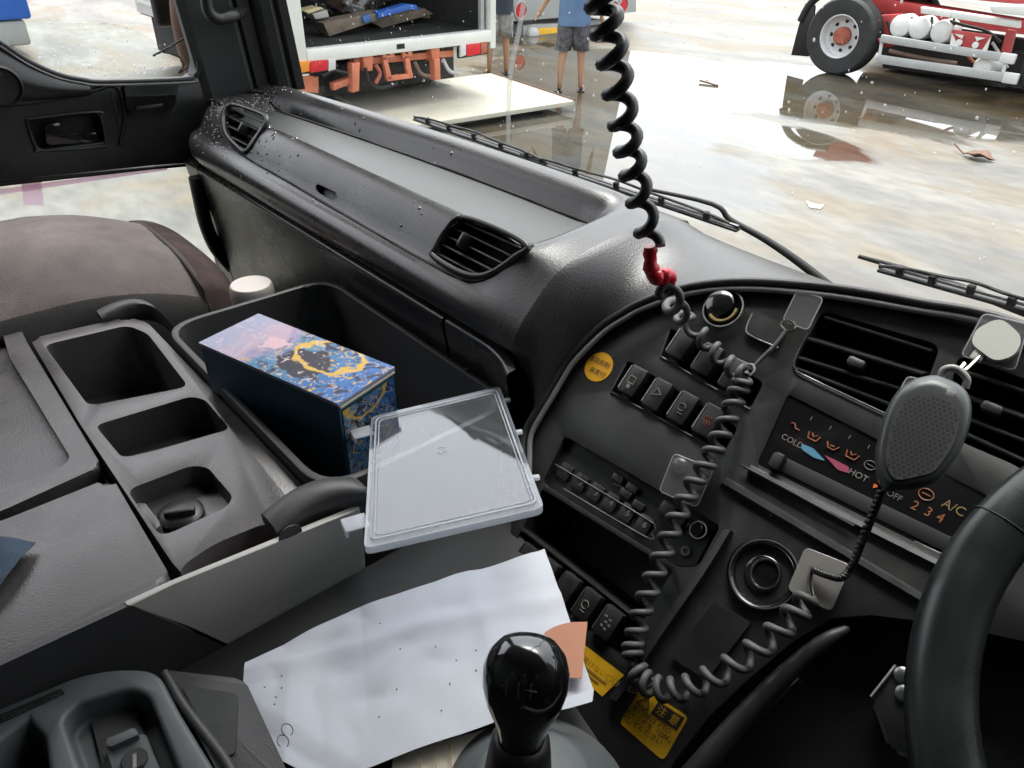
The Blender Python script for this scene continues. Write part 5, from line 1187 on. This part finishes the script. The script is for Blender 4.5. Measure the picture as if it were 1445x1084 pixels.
# ================================================================== SILVER TRUCK behind
SX = -11.2
sv = thing('silver_truck', PX(790, 60, SX), 'silver truck body with round red lamps standing behind the people', 'truck')
def SP(x, y, dx=0): return PX(x, y, SX+dx)
def sbox(name, L, m, dep, dx=0, bev=.01): return prism(name, [SP(x, y, dx) for x, y in L], Vector((-dep, 0, 0)), m, sv, bev)
sbox('body', [(640, -230), (893, -260), (898, 17), (700, 32), (640, 36)], 'silver', 6); sbox('bumper', [(738, 35), (790, 33), (845, 50), (850, 63), (740, 60)], 'silver', .3, -.05); sbox('crossbar', [(733, 29), (752, 28), (752, 34), (733, 35)], 'black', .2)
sbox('under_panel', [(690, 36), (850, 28), (850, 66), (690, 80)], 'guard', 3, -.3); sbox('number_plate', [(761, 40), (788, 39), (789, 57), (760, 58)], 'plate_yellow', .03, .05)
for x, y, r in ((735, 15, .13), (866, 12, .12), (880, 8, .12)):
    l_ = lathe('round_lamp', SP(x, y, -.02), EX, [(r*1.15, 0), (r*1.15, .02), (r, .025), (r*.6, .03), (.0001, .03)], 'tail_red', sv, 24); tube('lamp_ring', [SP(x, y, .01)+EY*r*1.12*math.cos(t*2*PI/20)+EZ*r*1.12*math.sin(t*2*PI/20) for t in range(21)], .02, 'guard', l_, 6)
lathe('reverse_lamp', SP(750, 48, -.02), EX, [(.12, 0), (.12, .08), (.07, .09), (.065, .10), (.0001, .11)], 'tail_clear', sv, 20)
for y in (SP(700, 60).y, SP(880, 30).y-.3): lathe('wheel', Vector((SX-2, y, .5)), EY, [(.0001, -.14), (.3, -.14), (.48, -.15), (.5, -.1), (.5, .1), (.48, .15), (.3, .14), (.0001, .14)], 'tyre', sv, 30)

# ================================================================== RED TRACTOR UNIT
RY = 11.45
rd_ = thing('red_tractor', Vector((PY(1300, 100, RY).x, RY, 0)), 'red truck chassis with big wheel, air tanks and side guard rails', 'truck')
def TP(x, y, dy=0): return PY(x, y, RY+dy)
def side(name, L, m, dep=.08, dy=0, bev=.008): return prism(name, [TP(x, y, dy) for x, y in L], Vector((0, dep, 0)), m, rd_, bev)
cw_ = TP(1186, 51); R = cw_.z-.005; 
R = max(.45, R); cw_.z = R
wv = lathe('wheel', cw_, -EY, [(.5*R, -.30), (.93*R, -.30), (R, -.22), (R, -.02), (.985*R, .03), (.94*R, .055), (.75*R, .06), (.575*R, .045), (.56*R, .03), (.56*R, -.2)], 'tyre', rd_, 56, caps=False)
lathe('steel_rim', cw_, -EY, [(.575*R, .03), (.565*R, .048), (.545*R, .05), (.525*R, .03), (.50*R, -.06), (.40*R, -.10), (.22*R, -.09), (.0001, -.09)], 'rimsteel', wv, 48, caps=False)
lathe('hub', cw_, -EY, [(.24*R, -.095), (.24*R, -.02), (.20*R, .0), (.17*R, .03), (.0001, .035)], 'rust', wv, 24)
for k in range(8):
    a = k*2*PI/8; lathe('wheel_nut', cw_+EX*.38*R*math.cos(a)+EZ*.38*R*math.sin(a)-EY*-.098, -EY, [(.055*R, -.02), (.055*R, .004), (.0001, .005)], 'black', wv, 10)
side('mud_flap', [(1136, 5), (1150, 8), (1148, 30), (1140, 80), (1116, 78), (1126, 40)], 'rubber', .03, .1)
tube('mud_guard', spline([TP(x, y, .12) for x, y in ((1130, 30), (1142, 8), (1160, -8), (1190, -14), (1220, -8))], 20), .06, 'rubber', rd_, 8)
for (a, b, t_) in (((1243, 54), (1432, 84), .10), ((1238, 83), (1436, 112), .11)):
    p_, q_ = TP(*a), TP(*b); d_ = (q_-p_).normalized(); box('guard_rail', (p_+q_)/2, ((q_-p_).length, .05, t_), 'guard', rd_, (d_, EY, d_.cross(EY)), .012)
    box('rail_end_cap', q_-d_*.08, (.18, .06, t_+.02), 'tank', rd_, (d_, EY, d_.cross(EY)), .015)
for a, b in (((1246, 50), (1240, 84)), ((1420, 82), (1414, 110))): tube('guard_post', [TP(*a, .03), TP(*b, .03)], .025, 'tank', rd_, 8)
for x, y in ((1271, 37), (1298, 40), (1329, 45)):
    r = .145; lathe('air_tank', TP(x, y, .1), -EY, [(.0001, -.28), (r, -.26), (r, 0), (r*.92, .03), (r*.6, .055), (.0001, .065)], 'tank', rd_, 28)
lathe('small_tank', TP(1388, 94, .1), -EY, [(.0001, -.4), (.13, -.4), (.13, 0), (.10, .04), (.0001, .055)], 'tank', rd_, 24)
side('frame_panel', [(1238, 22), (1268, 20), (1262, 36), (1257, 66), (1243, 68)], 'red', .2, .25); side('frame_rail', [(1220, -6), (1470, 34), (1470, 52), (1340, 36), (1240, 18)], 'red', .3, .6)
side('lamp_bracket', [(1343, 42), (1398, 50), (1391, 73), (1340, 64)], 'red', .05, .02)
for L in ([(1343, 47), (1352, 66), (1340, 65)], [(1398, 52), (1385, 72), (1392, 73)], [(1347, 48), (1360, 50), (1357, 55)], [(1376, 52), (1390, 54), (1378, 58)]): side('white_mark', L, 'white_paint', .02, -.005, 0)
for x in (1354, 1377): lathe('lamp_disc', TP(x, 60+(x-1354)*.15, .015), -EY, [(.04, 0), (.04, .02), (.0001, .025)], 'white_paint', rd_, 14)
side('deck_plank', [(1299, 10), (1340, 16), (1340, 25), (1299, 19)], 'white_paint', .12, -.02); side('deck_plank', [(1342, 16), (1436, 30), (1436, 40), (1342, 26)], 'white_paint', .12, -.02)
side('upper_body', [(1210, -50), (1480, -40), (1480, 10), (1330, -4), (1210, -6)], 'red', 2.2, .6); side('cover_sheet', [(1395, 8), (1480, 8), (1480, 26), (1400, 18)], 'white_paint', .3, -.1)
side('under_shade', [(1245, 58), (1470, 78), (1470, 125), (1245, 96)], 'dark_void', 1.6, .9); side('red_strut', [(1420, 42), (1432, 44), (1424, 75), (1412, 73)], 'red', .08, .1)  # dark block under the chassis stands in for shade
for x, y in ((1462, 95),): lathe('wheel', Vector((TP(x, y).x+.3, RY+.1, .5)), -EY, [(.0001, -.3), (.3, -.3), (.46, -.3), (.5, -.25), (.5, -.03), (.46, 0), (.3, -.02), (.0001, -.05)], 'tyre', rd_, 36)
lathe('wheel', Vector((cw_.x, RY+1.9, R)), -EY, [(.0001, -.3), (.6*R, -.3), (.93*R, -.3), (R, -.25), (R, -.03), (.93*R, 0), (.6*R, -.02), (.0001, -.05)], 'tyre', rd_, 36)
side('far_frame', [(1200, 20), (1470, 60), (1470, 80), (1200, 50)], 'dark_void', .2, 1.2)

for L, m, r_ in (([(1252, 30), (1262, 55), (1285, 58), (1310, 62)], 'black', .02), ([(1312, 30), (1318, 55), (1335, 66)], 'black', .018), ([(1340, 30), (1362, 36), (1392, 44), (1412, 60)], 'black', .02), ([(1400, 60), (1412, 78), (1422, 96)], 'guard', .018), ([(1240, 28), (1230, 44), (1246, 62)], 'red', .025), ([(1360, 70), (1375, 88), (1402, 92)], 'rust', .02), ([(1255, 72), (1300, 82), (1350, 90)], 'brown', .03)):
    tube('hose', spline([TP(x, y, .12) for x, y in L], 14), r_, m, rd_, 7)
for x0, x1 in ((1284, 1286), (1313, 1315), (1344, 1346)): side('tank_strap', [(x0, 24), (x1, 24), (x1, 62), (x0, 62)], 'dark_void', .05, .13, .002)
for k in range(5): tube('tread_groove', [cw_+EY*(.03+.045*k)+EX*R*1.001*math.cos(t*2*PI/56)+EZ*R*1.001*math.sin(t*2*PI/56) for t in range(57)], .007, 'black', wv, 5)
for L, m in (([(515, 96), (522, 118), (540, 124), (560, 118)], 'black'), ([(585, 88), (594, 104), (606, 108)], 'brown'), ([(455, 108), (470, 100), (490, 104)], 'black'), ([(625, 84), (634, 100), (646, 104)], 'guard'), ([(530, 92), (536, 104), (530, 118)], 'rust')):
    tube('lift_hose', spline([RP(x, y, .03) for x, y in L], 12), .022, m, tr, 7)

# ================================================================== PEOPLE
def skin_mesh(name, nodes, edges, m, parent, sub=2):
    me = bpy.data.meshes.new(name); me.from_pydata([n[0] for n in nodes], edges, []); o = bpy.data.objects.new(name, me); col.objects.link(o)
    sk = o.modifiers.new('s', 'SKIN'); sk.use_smooth_shade = True
    for v, n in zip(me.skin_vertices[0].data, nodes): v.radius = (n[1], n[2] if len(n) > 2 else n[1])
    me.skin_vertices[0].data[0].use_root = True
    s2 = o.modifiers.new('u', 'SUBSURF'); s2.levels = sub; s2.render_levels = sub
    dg = bpy.context.evaluated_depsgraph_get(); m2 = bpy.data.meshes.new_from_object(o.evaluated_get(dg)); bpy.data.objects.remove(o); bpy.data.meshes.remove(me)
    return link(name, m2, m, parent, 80)
def person(base, rz, feet, arms, shirt, shorts, label):
    root = thing('person', base, label, 'person')
    Rm = Matrix.Rotation(rz, 3, 'Z')
    P = lambda x, y, z: base + Rm @ Vector((x, y, z))          # x right, y facing
    (lx_, ly_), (rx_, ry_) = feet
    nodes = [(P(0, 0, .92), .125, .10), (P(0, .01, 1.12), .125, .095), (P(0, .0, 1.34), .15, .10), (P(0, -.01, 1.46), .06), (P(0, .01, 1.55), .055), (P(0, .02, 1.63), .085, .095), (P(0, .02, 1.72), .06, .075)]
    E_ = [(0, 1), (1, 2), (2, 3), (3, 4), (4, 5), (5, 6)]
    for sx2, fx, fy in ((-1, lx_, ly_), (1, rx_, ry_)):
        k = len(nodes); nodes += [(P(.09*sx2, 0, .86), .085), (P((.09*sx2+fx)/2, .02+fy/2, .50), .058), (P((.04*sx2+fx*1.6)/2, fy*.8, .34), .052), (P(fx, fy-.02, .10), .034), (P(fx, fy, .045), .035), (P(fx+.02*sx2, fy+.11, .03), .032, .022), (P(fx+.025*sx2, fy+.17, .026), .02, .014)]
        E_ += [(0, k)]+[(k+i, k+i+1) for i in range(6)]
    for sx2, (ex, ey, ez), (hx, hy, hz) in ((-1,)+arms[0], (1,)+arms[1]):
        k = len(nodes); d_ = (Vector((hx, hy, hz))-Vector((ex, ey, ez))).normalized()
        hv = Vector((hx, hy, hz)); pal = hv+d_*.06
        nodes += [(P(.17*sx2, 0, 1.40), .06), (P(ex, ey, ez), .041), (P(hx, hy, hz), .027), (P(*pal), .034, .018)]
        E_ += [(2, k), (k, k+1), (k+1, k+2), (k+2, k+3)]
        for f_, (off, ln_) in enumerate(((-.024, .075), (-.008, .085), (.008, .08), (.022, .065))):
            j = len(nodes); tip = pal+d_*ln_*.55+Vector((.0, off, 0)); t2 = pal+d_*ln_+Vector((.008*sx2, off, -.0))
            nodes += [(P(*tip), .0095), (P(*t2), .008)]; E_ += [(k+3, j), (j, j+1)]
        j = len(nodes); th_ = hv+d_*.035+Vector((0, .035, 0)); t3 = th_+d_*.035+Vector((0, .012, 0)); nodes += [(P(*th_), .011), (P(*t3), .009)]; E_ += [(k+2, j), (j, j+1)]
    skin_mesh('body', nodes, E_, 'skin', root)
    def shell(name, secs, m, n=28):
        rows = []
        for cx2, cy2, cz2, a, b2 in secs: rows.append([P(cx2+a*math.cos(t)*(1+.03*math.sin(5*t+cz2*9)), cy2+b2*math.sin(t)*(1+.03*math.sin(4*t+cz2*7)), cz2) for t in [2*PI*i/n for i in range(n)]])
        return grid(name, rows, m, root, 0, 80, closed=True)
    shell('shirt', [(0, 0, .80, .205, .165), (0, 0, .86, .205, .165), (0, 0, 1.0, .195, .15), (0, .0, 1.15, .19, .145), (0, 0, 1.3, .205, .15), (0, 0, 1.40, .21, .135), (0, 0, 1.46, .14, .10), (0, 0, 1.50, .075, .075)], shirt)
    for sx2, fx, fy in ((-1, lx_, ly_), (1, rx_, ry_)):
        shell('shorts_leg', [((.09*sx2+fx)/2+.006*sx2, .02+fy/2, .50, .105, .105), (.095*sx2, .015, .60, .112, .112), (.095*sx2, 0, .75, .115, .12), (.085*sx2, 0, .90, .105, .13)], shorts)
        box('sandal', P(fx+.012*sx2, fy+.055, .009), (.095, .26, .018), 'rubber', root, (Rm@EX, Rm@EY, EZ), .006)
    for sx2, (ex, ey, ez), _ in ((-1,)+arms[0], (1,)+arms[1]):
        a, b2 = Vector((.15*sx2, 0, 1.41)), Vector((ex, ey, ez)); tube('sleeve', [P(*a), P(*a.lerp(b2, .5)), P(*a.lerp(b2, .85))], lambda t: .088-.014*t, shirt, root, 14)
    c_ = P(0, .0, 1.67); rows = []
    for i in range(9):
        ph = PI/2*i/8*1.15-.15; rows.append([c_+Rm@Vector((.092*math.cos(ph)*math.cos(t), .105*math.cos(ph)*math.sin(t)-.012, .105*math.sin(ph)+.012-.03*math.sin(t)*(i == 0))) for t in [2*PI*k/20 for k in range(20)]])
    grid('hair', rows, 'hair', root, 0, 80, closed=True)
    for sx2 in (-1, 1):
        lathe('eye', P(.033*sx2, .108, 1.645), Rm@EY, [(.011, -.006), (.009, .002), (.0001, .005)], 'ink', root, 10)
        lathe('ear', P(.088*sx2, .015, 1.63), Rm@Vector((sx2, 0, 0)), [(.022, -.01), (.024, .006), (.0001, .012)], 'skin', root, 12)
    lathe('nose', P(0, .112, 1.615), Rm@Vector((0, 1, -.2)), [(.016, -.01), (.011, .012), (.0001, .022)], 'skin', root, 10)
    box('mouth', P(0, .113, 1.575), (.042, .008, .008), 'rust', root, (Rm@EX, Rm@EY, EZ), .003)
    return root
fp = (Pz(787, 128, 0)+Pz(822, 130, 0))/2
person(fp, math.radians(42), ((-.14, -.02), (.13, .05)), (((-.30, .06, 1.16), (-.44, .16, .92)), ((.30, .02, 1.15), (.34, .10, .90))), 'shirt_blue', 'shorts', 'person in blue shirt and patterned shorts standing by the platform')
f2 = Pz(703, 106, 0)
person(f2, math.radians(60), ((-.13, 0), (.12, .04)), (((-.27, .05, 1.15), (-.28, .2, .92)), ((.26, .16, 1.14), (.14, .34, .98))), 'shirt_dark', 'shorts_grey', 'person in dark shirt and grey shorts half hidden by the white truck')

# ================================================================== YARD LITTER, BLUE CONTAINER, FAR WALL
lf = thing('dead_leaf', Pz(1380, 224, 0), 'curled brown dead leaf on the wet concrete', 'leaf'); p_ = Pz(1382, 222, .02)
rows = [[p_+Vector((.30*(i/10-.5)+.0, .11*s*math.sin(PI*min(.98, .04+i/10)), .05*abs(s)*math.sin(PI*i/10)+.008*math.sin(i*1.3))) for s in (-1, -.5, 0, .5, 1)] for i in range(11)]
grid('blade', rows, 'leaf', lf, .006, 70); tube('stalk', [p_-EX*.15, p_-EX*.22+EZ*.02+EY*.05, p_-EX*.30+EZ*.05+EY*.10], .009, 'leaf', lf, 6)
tg_ = thing('twig', Pz(1000, 117, 0), 'small dark broken twig on the open concrete', 'twig'); p_ = Pz(1000, 116, .03)
tube('stem', [p_-EX*.15, p_+EX*.02-EZ*.01, p_+EX*.16-EZ*.02], .016, 'brown', tg_, 6); tube('side_shoot', [p_, p_+Vector((-.09, .08, .0))], .010, 'brown', tg_, 6)
lt = prism('paper_litter', rnd([Pz(x, y, .012) for x, y in ((1137, 283), (1150, 288), (1163, 289), (1158, 294), (1143, 292))], .02), Vector((0, 0, -.01)), 'litter'); tag(lt, 'small white scrap of litter on the concrete', 'litter')
bc_ = thing('blue_truck', Pz(20, 66, 0), 'blue covered truck far off through the passenger window', 'truck'); a_ = Pz(64, 78, 0)
box('blue_cover', a_+Vector((-1.1, -2.62, 1.85)), (2.2, 5.2, 2.7), 'blue_tarp', bc_, bev=.05); box('lower_body', a_+Vector((-1.1, -2.62, .32)), (2.1, 5.0, .34), 'silver', bc_, bev=.04)
for dy in (-.6, -4): lathe('wheel', a_+Vector((-.5, dy, .42)), EX, [(.0001, -.2), (.42, -.2), (.42, .1), (.3, .12), (.0001, .1)], 'tyre', bc_, 24)
lathe('red_reflector', a_+Vector((.02, .08, 1.0)), EX, [(.12, -.05), (.12, .03), (.0001, .05)], 'tail_red', bc_, 14)
wb = thing('white_building', Vector((-48, 0, 0)), 'long white rendered building wall across the yard', 'building')
box('wall', (-48.2, 0, 3.2), (.4, 90, 6.4), 'white_paint', wb, bev=.02); box('roof_edge', (-48.1, 0, 6.5), (.9, 90.4, .2), 'silver', wb, bev=.02)
for k in range(9):
    w_ = box('window', (-47.97, -36+k*9, 3.6), (.05, 2.4, 1.6), 'guard', wb, bev=.01); box('pane', (-47.93, -36+k*9, 3.6), (.02, 2.2, 1.4), 'dark_void', w_, bev=0)

# water drops on the passenger end of the dash
bm = bmesh.new(); dr = random.Random(11); body_bv = None
dg = bpy.context.evaluated_depsgraph_get(); bv = BVHTree.FromObject(body, dg)
for i in range(1800):
    x, y = (dr.gauss(330, 45), dr.gauss(160, 38)) if dr.random() < .7 else (dr.uniform(300, 640), dr.uniform(120, 330))
    hit, nn, _, dd_ = bv.ray_cast(CAM, ray(x, y).normalized())
    if hit is None or dr.random() > math.exp(-(hit.x+1.57)/.28): continue
    if nn.dot(CAM-hit) < 0: nn = -nn
    add_drop(bm, hit, nn, dr.choice((.0009, .0012, .0016, .0022, .003)), dr.uniform(.9, 1.3))
M['bead'] = mat('water_bead', (.05, .048, .05), .04, spec=.9)
o = link('water_drops', bm_mesh(bm, 'water_drops'), 'bead', dash, 80); o['kind'] = 'stuff'
